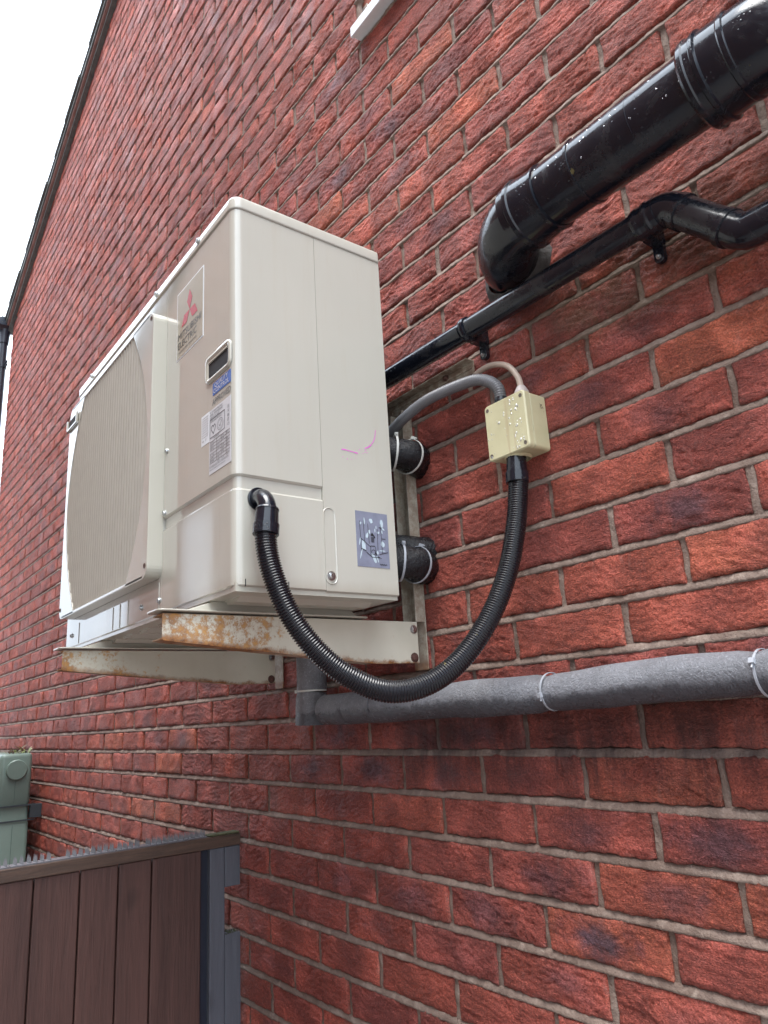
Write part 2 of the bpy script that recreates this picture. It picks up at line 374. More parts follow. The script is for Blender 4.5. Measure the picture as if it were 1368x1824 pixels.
    def skinpath(s, pts, z0, z1, th, top=0.0, bot=0.0, mi=None):
        """folded sheet: plan path of (x, y), outer face on the path, turned in by th; top/bot = small bevel"""
        n = len(pts); P = [Vector((p[0], p[1], 0)) for p in pts]; nr = []
        for i in range(n):
            d = P[min(i + 1, n - 1)] - P[max(i - 1, 0)]; nr.append(Vector((-d.y, d.x, 0)).normalized())
        lv = [(z0, -th), (z0, -bot), (z0 + bot, 0), (z1 - top, 0), (z1, -top), (z1, -th)]
        vs = [(P[i] + nr[i] * o).to_tuple()[:2] + (z,) for z, o in lv for i in range(n)]
        fs = [(j * n + i, (j + 1) * n + i, (j + 1) * n + i + 1, j * n + i + 1) for j in range(5) for i in range(n - 1)]
        fs.append(tuple(j * n for j in range(6))); fs.append(tuple(j * n + n - 1 for j in range(6))[::-1])
        s.add(vs, fs, False, mi)
    def text(s, body, o, u, v, size, width=None, mi=0, lift=0.0006, center=False, spacing=1.0):
        cu = bpy.data.curves.new("lettering", 'FONT'); cu.body = body; cu.size = 1.0; cu.space_character = spacing; cu.resolution_u = 2
        ob = bpy.data.objects.new("lettering", cu); COL.objects.link(ob)
        dg = bpy.context.evaluated_depsgraph_get(); me = ob.evaluated_get(dg).to_mesh()
        vs = np.array([q.co[:2] for q in me.vertices]); fs = [tuple(p.vertices) for p in me.polygons]
        ob.evaluated_get(dg).to_mesh_clear(); bpy.data.objects.remove(ob); bpy.data.curves.remove(cu)
        if not len(vs): return
        vs[:, 0] -= vs[:, 0].min(); w = vs[:, 0].max()
        sx = (width / w) if width else size; U, W_ = Vector(u), Vector(v); N = U.cross(W_)
        off = -width / 2 if (center and width) else (-w * sx / 2 if center else 0)
        s.add([Vector(o) + U * (p[0] * sx + off) + W_ * (p[1] * size) + N * lift for p in vs], fs, False, mi)

PUT = {}
def link(name, data, parent=None, base=None):
    o = bpy.data.objects.new(name, data); COL.objects.link(o)
    if parent is not None: o.parent = parent; PUT[o.name] = PUT[parent.name]
    else:
        PUT[o.name] = Vector(base if base is not None else (0, 0, 0)); o.location = PUT[o.name] + Vector((0, 0, GZ))
    return o
def build(mb, name, mats, parent=None, base=None, smooth=None, bevel=0, bseg=2):
    me = bpy.data.meshes.new(name)
    bs = PUT[parent.name] if parent is not None else Vector(base if base is not None else (0, 0, 0))
    me.from_pydata([(p[0] - bs[0], p[1] - bs[1], p[2] - bs[2]) for p in mb.v], [], mb.f)
    for m in (mats if isinstance(mats, (list, tuple)) else [mats]): me.materials.append(MAT[m] if isinstance(m, str) else m)
    me.polygons.foreach_set('material_index', mb.mi)
    me.polygons.foreach_set('use_smooth', mb.sm if smooth is None else [smooth] * len(mb.f))
    me.update()
    o = link(name, me, parent, base)
    if bevel:
        md = o.modifiers.new('bevel', 'BEVEL'); md.width = bevel; md.segments = bseg; md.limit_method = 'ANGLE'; md.angle_limit = math.radians(40)
        md.harden_normals = False
    return o
def thing(name, base, label, cat, group=None):
    o = link(name, None, None, base); o.empty_display_size = .05; tag(o, label, cat, group); return o
def tag(o, label=None, cat=None, group=None, kind=None):
    if label: o['label'] = label
    if cat: o['category'] = cat
    if group: o['group'] = group
    if kind: o['kind'] = kind
    return o
def catmull(P, n):
    P = [np.array(p, float) for p in P]; P = [2 * P[0] - P[1]] + P + [2 * P[-1] - P[-2]]; out = []
    for i in range(1, len(P) - 2):
        for k in range(24):
            t = k / 24; a, b, c, d = P[i - 1:i + 3]
            out.append(.5 * ((2 * b) + (-a + c) * t + (2 * a - 5 * b + 4 * c - d) * t * t + (-a + 3 * b - 3 * c + d) * t ** 3))
    out.append(P[-2]); out = np.array(out)
    L = np.r_[0, np.cumsum(np.linalg.norm(np.diff(out, axis=0), axis=1))]
    q = np.linspace(0, L[-1], n)
    return np.c_[[np.interp(q, L, out[:, j]) for j in range(3)]].T, L[-1]
def arc(c, a, b, t0, t1, n):
    c, a, b = map(Vector, (c, a, b)); return [c + a * math.cos(t) + b * math.sin(t) for t in np.linspace(t0, t1, n)]

# ------------------------------------------------------------------ ground
g = MB()
N = 40
g.add([(-400, -400, -1.75), (400, -400, -1.75), (400, 400, -1.75), (-400, 400, -1.75)], [(0, 1, 2, 3)])
tag(build(g, 'ground', 'paving'), kind='structure')

# ------------------------------------------------------------------ the brick house
house = thing('brick_house', (-1.0, 0, -1.75), 'tall red brick gable wall of a house carrying the pipes and the cream outdoor unit', 'house')
XL, XR, XRIDGE = -3.9375, 4.05, .05
def roofz(x): return 3.205 + .40 * ((x - XL) if x < XRIDGE else (XRIDGE - XL) - (x - XRIDGE))
# individually noted bricks: (x, z) -> tone, read as wall points
NOTED = {}
_c = np.array([1.9043, -.9716, .0738]); _R, _U, _F = map(np.array, ((0.6035, 0.7952, -0.0577), (0.2451, -0.1161, 0.9625), (-0.7587, 0.5951, 0.2650)))
for u, v, tn in [(820, 206, 'o'), (1096, 1386, 'oh'), (1270, 597, 'o'), (1288, 984, 'oh'), (1165, 1007, 'r'), (201, 1318, 'o'), (300, 1358, 'o'), (325, 1314, 'b'), (298, 1447, 'o'),
                 (252, 1438, 'o'), (179, 1354, 'o'), (842, 1308, 'd'), (725, 1301, 'm'), (609, 1305, 'd'), (662, 1372, 'd'), (559, 1370, 'd'), (630, 1566, 'm'), (736, 1602, 'm'),
                 (912, 1308, 'd'), (1096, 1485, 'm'), (1326, 1492, 'd'), (972, 1573, 'm'), (1078, 1676, 'dd'), (1241, 908, 'd'), (708, 213, 'd'), (624, 133, 'd'), (591, 316, 'd'),
                 (792, 389, 'm'), (1032, 714, 'm'), (1340, 1640, 'oh'), (1150, 1330, 'r'), (1000, 1040, 'r'), (1100, 1110, 'r'), (1230, 1080, 'r'), (940, 1040, 'r'), (770, 290, 'r'),
                 (740, 100, 'o'), (560, 390, 'o'), (620, 400, 'r'), (690, 380, 'r'), (1040, 860, 'r'), (720, 1480, 'r'), (1040, 230, 'r'), (950, 330, 'o')]:
    d = _F + (u - 684) / 1314.355 * _R - (v - 912) / 1314.355 * _U; t = -_c[1] / d[1]; p = _c + d * t
    row = math.floor(p[2] / .075); par = (row + 1) % 2; ci = math.floor((p[0] / .1125 - par) / 2) * 2 + par
    NOTED[(row, ci)] = tn
def hole(x0, x1, z0, z1):      # the window opening above
    return x1 > .70 and x0 < 1.90 and z1 > 1.80 and z0 < 2.85
_tab = rng.random((256, 256))
def vnoise(x, y, seed):
    x = x + seed * 97.3; y = y + seed * 53.1
    xi, yi = np.floor(x).astype(int), np.floor(y).astype(int); fx, fy = x - xi, y - yi
    fx = fx * fx * (3 - 2 * fx); fy = fy * fy * (3 - 2 * fy)
    a, b_ = _tab[xi & 255, yi & 255], _tab[(xi + 1) & 255, yi & 255]; c_, d_ = _tab[xi & 255, (yi + 1) & 255], _tab[(xi + 1) & 255, (yi + 1) & 255]
    return (a * (1 - fx) + b_ * fx) * (1 - fy) + (c_ * (1 - fx) + d_ * fx) * fy
V, F4, AT = [], [], {k: [] for k in ('hue', 'dark', 'orange', 'seed', 'rim', 'centre')}
vb = 0
MORT = MB()
row0, row1 = -24, 66
for row in range(row0, row1):
    zb, zt = row * .075, (row + 1) * .075
    par = (row + 1) % 2
    wob = [rng.uniform(-.0012, .0012), rng.uniform(0, 6.28)]
    for ci in range(-38, 40, 2):
        c = ci + par
        x0, x1 = c * .1125 + .005, (c + 2) * .1125 - .005
        x0, x1 = max(x0, XL), min(x1, XR)
        if x1 - x0 < .03: continue
        if zb > roofz((x0 + x1) / 2) - .01: continue
        if hole(x0, x1, zb, zt):
            if x0 < .70: x1 = .695
            elif x1 > 1.9: x0 = 1.905
            else: continue
            if x1 - x0 < .02: continue
        tone = NOTED.get((row, c), None)
        hue = float(np.clip(rng.normal(.50, .10), .15, .9)); dk = float(rng.random() ** 3.2 * .75); og = float(max(0, rng.random() - .965) * 12)
        if tone == 'o': hue, dk, og = .8, 0, .65
        if tone == 'oh': hue, dk, og = .62, .2, .5
        if tone == 'r': hue, dk, og = .66, .1, .15
        if tone == 'b': hue, dk, og = .6, .8, .7
        if tone == 'd': hue, dk, og = .3, 1., 0
        if tone == 'dd': hue, dk, og = .62, 1.25, .5
        if tone == 'm': hue, dk, og = .42, .75, 0
        if x0 < -.6: hue = min(.95, hue + .08)
        near = -.45 < (x0 + x1) / 2 < 1.95 and -.75 < zb < 2.0
        mid = x0 > -4.1 and zb > -.9 and x0 < 2.2
        nu, nv = (70, 24) if near else ((22, 8) if mid else (3, 2))
        w, h = x1 - x0, .065
        m = 3.2e-3
        U = np.r_[0, m * .35, m * 1.1, np.linspace(m * 2.6, w - m * 2.6, nu - 5), w - m * 1.1, w - m * .35, w] if nu > 8 else np.r_[0, m * .5, np.linspace(m * 1.8, w - m * 1.8, nu - 1), w - m * .5, w]
        W_ = np.r_[0, m * .35, m * 1.1, np.linspace(m * 2.6, h - m * 2.6, nv - 5), h - m * 1.1, h - m * .35, h] if nv > 8 else np.r_[0, m * .5, np.linspace(m * 1.8, h - m * 1.8, nv - 1), h - m * .5, h]
        uu, ww = np.meshgrid(U, W_)
        e = np.minimum(np.minimum(uu, w - uu), np.minimum(ww, h - ww))
        dep = np.where(e <= 1e-9, .018, np.where(e < m * .6, .0030, np.where(e < m * 1.5, .0009, 0.0)))
        crk = rng.uniform(.35, 1.1) if tone not in ('o', 'r') else .3
        sd_ = rng.random(); ph = rng.uniform(0, 6.28, 12)
        if mid:
            # irregular arrises and an uneven face
            e1 = np.clip(1 - (h - ww) / .018, 0, 1); e0 = np.clip(1 - ww / .018, 0, 1)
            zz = e1 * (.0011 * np.sin(uu * 70 + ph[0]) + .0008 * np.sin(uu * 190 + ph[1]) + .0005 * np.sin(uu * 430 + ph[8])) + e0 * (.0012 * np.sin(uu * 60 + ph[2]) + .0009 * np.sin(uu * 170 + ph[3]) + .0005 * np.sin(uu * 390 + ph[9]))
            l1 = np.clip(1 - (w - uu) / .018, 0, 1); l0 = np.clip(1 - uu / .018, 0, 1)
            xx = l1 * (.0012 * np.sin(ww * 130 + ph[4])) + l0 * (.0012 * np.sin(ww * 110 + ph[5]))
            X = uu + xx; Zs = ww + zz
            fx = X * 1.0 + .012 * np.sin(ww * 55 + ph[6]); fz = ww + .010 * np.sin(uu * 38 + ph[7])
            face = .0008 * np.sin(fx * 48 + ph[0]) * np.sin(fz * 95 + ph[1]) + .0004 * np.sin(fz * 240 + 3.2 * np.sin(uu * 30 + ph[2]) + ph[3]) + .0005 * np.sin(fz * 520 + 5 * np.sin(uu * 44 + ph[4]) + fx * 120)
            fold = rng.uniform(-1, 1) * .030; fc_ = rng.uniform(.3, .7) * w
            zc = ww + fold * ((uu - fc_) / (w * .5)) ** 2
            wp_ = vnoise(uu * 16, ww * 26, sd_)
            n1 = vnoise(uu * 34 + 1.6 * wp_, zc * 125 + 2.6 * wp_, sd_ + .3); n2 = vnoise(uu * 75 + 2 * wp_, zc * 230 + 3 * wp_, sd_ + .6)
            msk = np.clip((vnoise(uu * 13, ww * 22, sd_ + .8) - .34) * 4, .06, 1) * crk
            face -= .0021 * msk * np.clip(1 - np.abs(n1 - .5) * 7, 0, 1) ** 1.3 + .0013 * (.35 + .65 * msk) * np.clip(1 - np.abs(n2 - .5) * 6, 0, 1)
            face += .0011 * (n1 - .5) * msk + .0011 * (vnoise(uu * 170, ww * 190, sd_ + .1) - .5) + .0008 * (vnoise(uu * 400, ww * 420, sd_ + .15) - .5)
            face *= np.clip(e / .004, 0, 1)
        else:
            X, Zs, face = uu, ww, 0 * uu
        yoff = rng.normal(0, .0009)
        tilt = rng.normal(0, .0035)
        Y = dep - face + yoff + tilt * (uu - w / 2)
        Xw = x0 + X + rng.normal(0, .0007)
        Zw = zb + .005 + Zs + wob[0] * np.sin(Xw * 3 + wob[1]) + rng.normal(0, .0006) + tilt * .6 * (uu - w / 2)
        Zw = np.minimum(Zw, roofz(Xw[0].mean()) if False else np.vectorize(roofz)(Xw)) if zb > 2.9 else Zw
        nx, nz = len(U), len(W_)
        V.append(np.c_[Xw.ravel(), Y.ravel(), Zw.ravel()])
        idx = vb + np.arange(nx * nz).reshape(nz, nx)
        F4.append(np.c_[idx[:-1, :-1].ravel(), idx[:-1, 1:].ravel(), idx[1:, 1:].ravel(), idx[1:, :-1].ravel()])
        k = nx * nz
        AT['hue'].append(np.full(k, hue)); AT['dark'].append(np.full(k, dk)); AT['orange'].append(np.full(k, og)); AT['seed'].append(np.full(k, sd_))
        AT['rim'].append(np.clip(1 - e.ravel() / .006, 0, 1))
        AT['centre'].append((np.clip(1 - np.abs(uu / w - .5 + .12 * math.sin(ph[8])) * 2.2, 0, 1) * np.clip(1 - np.abs(ww / h - .5) * 1.3, 0, 1)).ravel())
        vb += k
nbrick = sum(len(f) for f in F4)
# bed joints, weather-struck: cut back under the brick above, nearly flush on the brick below
def jgrid(xa, xb, prof, dx):
    """prof: list of (y, z)"""
    global vb
    xs = np.arange(xa, xb + dx, dx); xs[-1] = xb if xs[-1] > xb else xs[-1]
    n, k = len(xs), len(prof)
    ph = rng.uniform(0, 6.28, 6)
    jag = .0009 * np.sin(xs * 41 + ph[0]) + .0007 * np.sin(xs * 113 + ph[1]) + .0005 * np.sin(xs * 331 + ph[2]) + rng.normal(0, .00025, n)
    VV = np.concatenate([np.c_[xs, np.full(n, y) + jag * (1 if y < .01 else 0), np.full(n, z)] for y, z in prof])
    VV[:, 2] = np.minimum(VV[:, 2], np.vectorize(roofz)(VV[:, 0]))
    V.append(VV); idx = vb + np.arange(n * k).reshape(k, n)
    F4.append(np.c_[idx[:-1, :-1].ravel(), idx[:-1, 1:].ravel(), idx[1:, 1:].ravel(), idx[1:, :-1].ravel()])
    for a in AT: AT[a].append(np.zeros(n * k))
    vb += n * k
for row in range(row0, row1 + 1):
    z = row * .075
    if z > roofz(XRIDGE): break
    xa = XL if z <= roofz(XL) else XL + (z - roofz(XL)) / .4
    xb = XR if z <= roofz(XR) else XRIDGE + (XRIDGE - XL) - (z - roofz(XL)) / .4
    prof = [(.0150, z - .0125), (.0006, z - .0066), (.0012, z - .0035), (.0026, z + .0005), (.0052, z + .0048), (.011, z + .0068), (.018, z + .012)]
    segs = [(xa, xb)] if not (1.80 < z < 2.85) else [(xa, .695), (1.905, xb)]
    for a, b in segs:
        if b - a > .05: jgrid(a, b, prof, .007 if (-.8 < z < 2.2) else .05)
# sheet behind everything (perpends)
for row in range(row0, row1):
    zb, zt = row * .075, (row + 1) * .075
    par = (row + 1) % 2
    for ci in range(-38, 40, 2):
        x = (ci + par) * .1125
        if not (XL < x < XR) or zb > roofz(x) - .02 or (hole(x, x, zb, zt)): continue
        ph = rng.uniform(0, 6.28, 2); ys = .0052 + rng.normal(0, .0009)
        zs = np.linspace(zb + .001, min(zt - .001, roofz(x)), 9)
        n = len(zs); P = []
        for dx, dy in ((-.011, .009), (-.0048, 0), (0, .0012), (.0048, 0), (.011, .009)):
            P.append(np.c_[np.full(n, x + dx), ys + dy + .0008 * np.sin(zs * 160 + ph[0]) + rng.normal(0, .0003, n), zs])
        V.append(np.concatenate(P)); idx = vb + np.arange(5 * n).reshape(5, n)
        F4.append(np.c_[idx[:-1, :-1].ravel(), idx[1:, :-1].ravel(), idx[1:, 1:].ravel(), idx[:-1, 1:].ravel()])
        for a in AT: AT[a].append(np.zeros(5 * n))
        vb += 5 * n
VA = np.concatenate(V); FA = np.concatenate(F4)
hb = PUT[house.name]
me = bpy.data.meshes.new('wall')
me.vertices.add(len(VA)); me.vertices.foreach_set('co', (VA - np.array(hb)).ravel())
me.loops.add(FA.size); me.loops.foreach_set('vertex_index', FA.ravel().astype(np.int32))
me.polygons.add(len(FA)); me.polygons.foreach_set('loop_start', np.arange(0, FA.size, 4, dtype=np.int32)); me.polygons.foreach_set('loop_total', np.full(len(FA), 4, dtype=np.int32))
me.materials.append(MAT['brick']); me.materials.append(MAT['mortar'])
mi = np.ones(len(FA), dtype=np.int32); mi[:nbrick] = 0
me.polygons.foreach_set('material_index', mi); me.polygons.foreach_set('use_smooth', np.ones(len(FA), dtype=bool))
me.update(calc_edges=True); me.validate()
for a in AT:
    at = me.attributes.new(a, 'FLOAT', 'POINT'); at.data.foreach_set('value', np.concatenate(AT[a]).astype(np.float32))
link('wall', me, house)

# body behind the gable, return walls, roof
def brick_far(name, base=(.20, .055, .04)):
    t = NT(name, rough=.75)
    b = t.n.new('ShaderNodeTexBrick'); b.inputs['Scale'].default_value = 1.0; b.inputs['Mortar Size'].default_value = .005; b.inputs['Mortar Smooth'].default_value = .3
    b.inputs['Brick Width'].default_value = .225; b.inputs['Row Height'].default_value = .075
    b.inputs['Color1'].default_value = (*base, 1); b.inputs['Color2'].default_value = (base[0] * 1.5, base[1] * 1.6, base[2] * 1.4, 1); b.inputs['Mortar'].default_value = (.55, .47, .40, 1)
    s = t.sep(t.tc()); cb = t.n.new('ShaderNodeCombineXYZ'); t.l.new(t.math('ADD', s[0], s[1]), cb.inputs[0]); t.l.new(s[2], cb.inputs[1])
    t.l.new(cb.outputs[0], b.inputs['Vector'])
    t.set('Base Color', t.mix(.5, b.outputs['Color'], t.ramp(t.noise(6, 4), [(.3, .5), (.7, 1.3)]), 'MULTIPLY'))
    t.bump(b.outputs['Fac'], -.6, .006); return t.m
MAT['farbrick'] = brick_far("far_brick"); MAT['oppbrick'] = brick_far("opposite_brick", (.21, .09, .06))
b = MB()
D = 7.5
zl, zr, zp = roofz(XL) - .01, roofz(XR) - .01, roofz(XRIDGE) - .01
poly = [(XL, -1.75), (.70, -1.75), (.70, zl), (.70, roofz(.70) - .01), (XRIDGE, zp), (XL, zl)]
b.prism([(XL + .0, -1.75), (.70, -1.75), (.70, roofz(.70) - .01), (XRIDGE, zp), (XL, zl)], 'y', .0185, D)
b.prism([(1.90, -1.75), (XR, -1.75), (XR, zr), (1.90, roofz(1.90) - .01)], 'y', .0185, D)
b.prism([(.702, -1.75), (1.898, -1.75), (1.898, 1.797), (.702, 1.797)], 'y', .0185, D)
b.prism([(.702, 2.85), (1.898, 2.85), (1.898, roofz(1.898) - .01), (.702, roofz(.702) - .01)], 'y', .0185, D)
b.box(.702, 1.898, .30, D, 1.80, 2.848)
build(b, 'masonry', ['farbrick'], house)
# roof: two slopes of slates with a stepped verge, cement undercloak
rf = MB()
for side in (-1, 1):
    n = 17; dx = (XRIDGE - XL + .12) / n
    for i in range(n):
        xa = XL - .12 + i * dx; xb_ = xa + dx + .06
        def P(x): return x if side < 0 else 2 * XRIDGE - x
        za, zb2 = roofz(xa) + .068, roofz(xb_) + .057
        q = [(P(xa), za), (P(xb_), zb2), (P(xb_), zb2 + .018), (P(xa), za + .018)]
        rf.prism(q if side < 0 else q[::-1], 'y', -.062 - .004 * math.sin(i * 2.1), D + .05)
roof = build(rf, 'roof', 'darkgrey', house)
uc = MB()
for side in (-1, 1):
    def P(x): return x if side < 0 else 2 * XRIDGE - x
    q = [(P(XL - .06), roofz(XL - .06) - .012), (P(XRIDGE), roofz(XRIDGE) - .012), (P(XRIDGE), roofz(XRIDGE) + .012), (P(XL - .06), roofz(XL - .06) + .012)]
    uc.prism(q if side < 0 else q[::-1], 'y', -.026, .0125, mi=1)
    q = [(P(XL - .06), roofz(XL - .06) + .013), (P(XRIDGE), roofz(XRIDGE) + .013), (P(XRIDGE), roofz(XRIDGE) + .030), (P(XL - .06), roofz(XL - .06) + .030)]
    uc.prism(q if side < 0 else q[::-1], 'y', -.042, .0125, mi=0)
    q = [(P(XL - .06), roofz(XL - .06) + .031), (P(XRIDGE), roofz(XRIDGE) + .031), (P(XRIDGE), roofz(XRIDGE) + .060), (P(XL - .06), roofz(XL - .06) + .060)]
    uc.prism(q if side < 0 else q[::-1], 'y', -.052, D, mi=1)
build(uc, 'verge', ['clay', 'darkgrey'], roof)
# gutter and downpipe at the far corner
gt = MB()
for j in range(1):
    prof = [(-4.075, 3.275), (-4.075, 3.215), (-4.05, 3.185), (-3.985, 3.185), (-3.96, 3.215), (-3.96, 3.275), (-3.966, 3.275), (-3.966, 3.22), (-3.99, 3.192), (-4.045, 3.192), (-4.069, 3.22), (-4.069, 3.275)]
    gt.prism(prof[::-1], 'y', -.115, D)
    gt.prism([(-4.078, 3.278), (-4.078, 3.212), (-4.05, 3.182), (-3.985, 3.182), (-3.957, 3.212), (-3.957, 3.278)][::-1], 'y', -.128, -.115)
    gt.prism([(-4.08, 3.281), (-4.08, 3.21), (-4.05, 3.180), (-3.985, 3.180), (-3.955, 3.21), (-3.955, 3.281)][::-1], 'y', -.085, .0)
    gt.tube([(-4.015, -.044, 3.19), (-4.015, -.045, 3.15), (-4.01, -.046, 3.07)], [.046, .040, .036], 16)
build(gt, 'gutter', 'gutter', house)
dp = MB(); dp.tube([(-4.01, -.046, 3.10), (-4.01, -.046, -1.6)], .030, 18)
for z in (2.88, 1.2, -.4):
    dp.tube([(-4.01, -.046, z - .02), (-4.01, -.046, z + .02)], .035, 18)
    dp.box(-3.985, -3.93, -.034, -.020, z + .005, z + .02); dp.box(-3.985, -3.93, -.034, -.020, z - .022, z - .008)
    dp.box(-3.9372, -3.925, -.040, .06, z - .03, z + .03) if False else None
build(dp, 'downpipe', 'gutter', house)
# window above
wf = MB()
for x0, x1, z0, z1 in ((.70, .76, 1.83, 2.85), (1.84, 1.90, 1.83, 2.85), (.76, 1.84, 1.83, 1.89), (.76, 1.84, 2.79, 2.85), (1.27, 1.33, 1.89, 2.79)):
    wf.box(x0, x1, .045, .105, z0, z1)
win = build(wf, 'window', 'white', house, bevel=.004)
wg = MB(); wg.box(.76, 1.27, .07, .078, 1.89, 2.79); wg.box(1.33, 1.84, .07, .078, 1.89, 2.79); build(wg, 'pane', 'glass', win)
ws = MB()
ws.prism([(-.030, 1.797), (-.030, 1.828), (-.024, 1.832), (.06, 1.842), (.06, 1.812), (-.022, 1.802), (-.022, 1.797)], 'x', .683, 1.917)
build(ws, 'sill', 'white', win, bevel=.001)

# ------------------------------------------------------------------ neighbour across the passage (seen mirrored in the wet panels)
nb = thing('neighbouring_house', (1.0, -2.6, -1.75), 'brick house on the other side of the passage, mirrored in the glossy panels', 'house')
o = MB()
OX0, OX1, OY = -4.8, 2.1, -2.2
def oz(x): return 3.35 + .50 * min(x - OX0, OX1 - x)
def opp(x0, x1, z0, z1): return
xm = (OX0 + OX1) / 2
W0, W1, WZ0, WZ1 = -3.75, -3.0, .85, 1.75
o.prism([(OX0, -1.75), (W0, -1.75), (W0, oz(W0)), (OX0, oz(OX0))], 'y', OY, OY - 6)
o.prism([(W0, -1.75), (W1, -1.75), (W1, WZ0), (W0, WZ0)], 'y', OY, OY - 6)
o.prism([(W0, WZ1), (W1, WZ1), (W1, oz(W1)), (W0, oz(W0))], 'y', OY, OY - 6)
o.prism([(W1, -1.75), (OX1, -1.75), (OX1, oz(OX1)), (xm, oz(xm)), (W1, oz(W1))], 'y', OY, OY - 6)
build(o, 'wall', 'oppbrick', nb)
r2 = MB()
r2.prism([(OX0 - .15, oz(OX0) - .05), (xm, oz(xm) + .02), (OX1 + .15, oz(OX1) - .05), (OX1 + .15, oz(OX1) + .05), (xm, oz(xm) + .14), (OX0 - .15, oz(OX0) + .05)], 'y', OY + .08, OY - 6.1)
build(r2, 'roof', 'darkgrey', nb)
w2 = MB(); w2.box(W0, W1, OY - .06, OY - .12, WZ0, WZ1); 
nw = build(w2, 'window', 'white', nb, bevel=.003)

# ------------------------------------------------------------------ heat pump
AX0, AX1, AY0, AY1, AZ0, AZ1 = -.07, .88, -.467, -.145, .277, .988
hp = thing('heat_pump', (.40, -.306, .2505), 'cream outdoor heat pump unit with ribbed fan grille, mounted on rusty wall brackets', 'heat pump')
RC = .017
def corner(cx, cy, r, a0, a1, n=8): return [(cx + r * math.cos(math.radians(a0 + (a1 - a0) * i / n)), cy + r * math.sin(math.radians(a0 + (a1 - a0) * i / n))) for i in range(n + 1)]
front_right = corner(AX1 - RC, AY0 + RC, RC, 0, -90)
front_left = corner(AX0 + RC, AY0 + RC, RC, 270, 180)
def shift(path, d):    # inset a path that turns the front right corner
    return path
XS = .577             # seam between fan panel and service panel
sp = MB(); pth = [(AX1, -.3003)] + front_right + [(XS + .001, AY0)]
sp.skinpath(pth, .4585, .961, .012, .0015, .0035)
service = build(sp, 'service_panel', 'cream', hp)
sp = MB()
pth_in = [(AX1 - .0045, -.3003)] + corner(AX1 - RC, AY0 + RC, RC - .0045, 0, -90) + [(XS + .001, AY0 + .0045)]
sp.skinpath(pth_in, .437, .4584, .006)
sp.skinpath(pth, .279, .4385, .012, .004, .002)
lower = build(sp, 'lower_cover', 'cream', hp)
sp = MB(); sp.skinpath([(AX1, AY1), (AX1, -.2996)], .2775, .961, .012, .001, .002)
# pressed pocket for the captive screw
n = 20; cy, zc0, zc1, rr = -.289, .303, .412, .013
def stad(r, x):
    pts = []
    for i in range(n + 1): a = math.pi * i / n; pts.append((x, cy + r * math.cos(a), zc1 + r * math.sin(a)))
    for i in range(n + 1): a = math.pi + math.pi * i / n; pts.append((x, cy + r * math.cos(a), zc0 + r * math.sin(a)))
    return pts
for (ra, xa), (rb, xb2) in (((rr, AX1 + .0002), (rr - .0010, AX1 + .0016)), ((rr - .0010, AX1 + .0016), (rr - .0025, AX1 + .0004))):
    A_, B_ = stad(ra, xa), stad(rb, xb2); m_ = len(A_)
    sp.add(A_ + B_, [(i, (i + 1) % m_, m_ + (i + 1) % m_, m_ + i) for i in range(m_)], True)
sidep = build(sp, 'side_panel', 'cream', hp)
sp = MB(); sp.skinpath([(XS - .001, AY0 + .0004)] + front_left + [(AX0, AY1)], .2775, .961, .012, .001, .002)
sp.box(.5640, .5655, AY0 - .0006, AY0 + .001, .279, .338)
for xv in (.345, .395, .05, .30): sp.box(xv, xv + .0016, AY0 - .0012, AY0 + .001, .281, .33)
build(sp, 'fan_panel', 'cream', hp)
# top cover with rolled edge
tc = MB()
def rect_path(ins, z):
    r = RC + .002; x0, x1, y0, y1 = AX0 - .002 + ins, AX1 + .002 - ins, AY0 - .002 + ins, AY1 + .002 - ins; out = []
    for cx, cy_, a0 in ((x1, y0, 270), (x1, y1, 0), (x0, y1, 90), (x0, y0, 180)):
        rr_ = max(r - ins, .002) if (cy_ == y0) else max(.006 - ins, .001)
        ox = cx - rr_ if cx == x1 else cx + rr_; oy = cy_ + rr_ if cy_ == y0 else cy_ - rr_
        for k in range(7): a = math.radians(a0 + 90 * k / 6); out.append((ox + rr_ * math.cos(a), oy + rr_ * math.sin(a), z))
    return out
lv = [(.010, .9612), (.0, .9612), (.0, .9645), (.0, .981), (.0012, .9848), (.0042, .9872), (.009, .9880)]
rings = [rect_path(i, z) for i, z in lv]; m_ = len(rings[0])
tc.add(sum(rings, []), [(j * m_ + i, j * m_ + (i + 1) % m_, (j + 1) * m_ + (i + 1) % m_, (j + 1) * m_ + i) for j in range(len(lv) - 1) for i in range(m_)] + [tuple((len(lv) - 1) * m_ + i for i in range(m_))], True)
build(tc, 'top_cover', 'cream', hp)
# inner chassis, rear coil, base pan
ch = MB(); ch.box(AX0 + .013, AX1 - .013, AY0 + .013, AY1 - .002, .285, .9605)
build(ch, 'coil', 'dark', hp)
bp = MB(); bp.box(AX0 + .004, AX1 - .004, AY0 + .003, AY1 - .001, .2705, .2845)
for i in range(9):
    x = -.02 + i * .10
    bp.prism([(x, .2705), (x + .012, .2635), (x + .045, .2635), (x + .057, .2705)], 'y', AY0 + .03, AY1 - .03)
build(bp, 'base_pan', 'cream_plain', hp)
for xc in (.1965, .7645):
    f = MB()
    f.rbox(xc - .030, xc + .0275, -.553, -.147, .2505, .2535, .012, 'z', 5, .0008)
    f.add([(xc - .016, -.505, .2535), (xc + .014, -.505, .2535), (xc + .014, -.165, .2535), (xc - .016, -.165, .2535), (xc - .012, -.455, .2703), (xc + .010, -.455, .2703), (xc + .010, -.185, .2703), (xc - .012, -.185, .2703)],
          [(0, 3, 2, 1), (4, 5, 6, 7), (0, 1, 5, 4), (1, 2, 6, 5), (2, 3, 7, 6), (3, 0, 4, 7)])
    build(f, 'foot', 'cream_plain', hp, bevel=.0012)
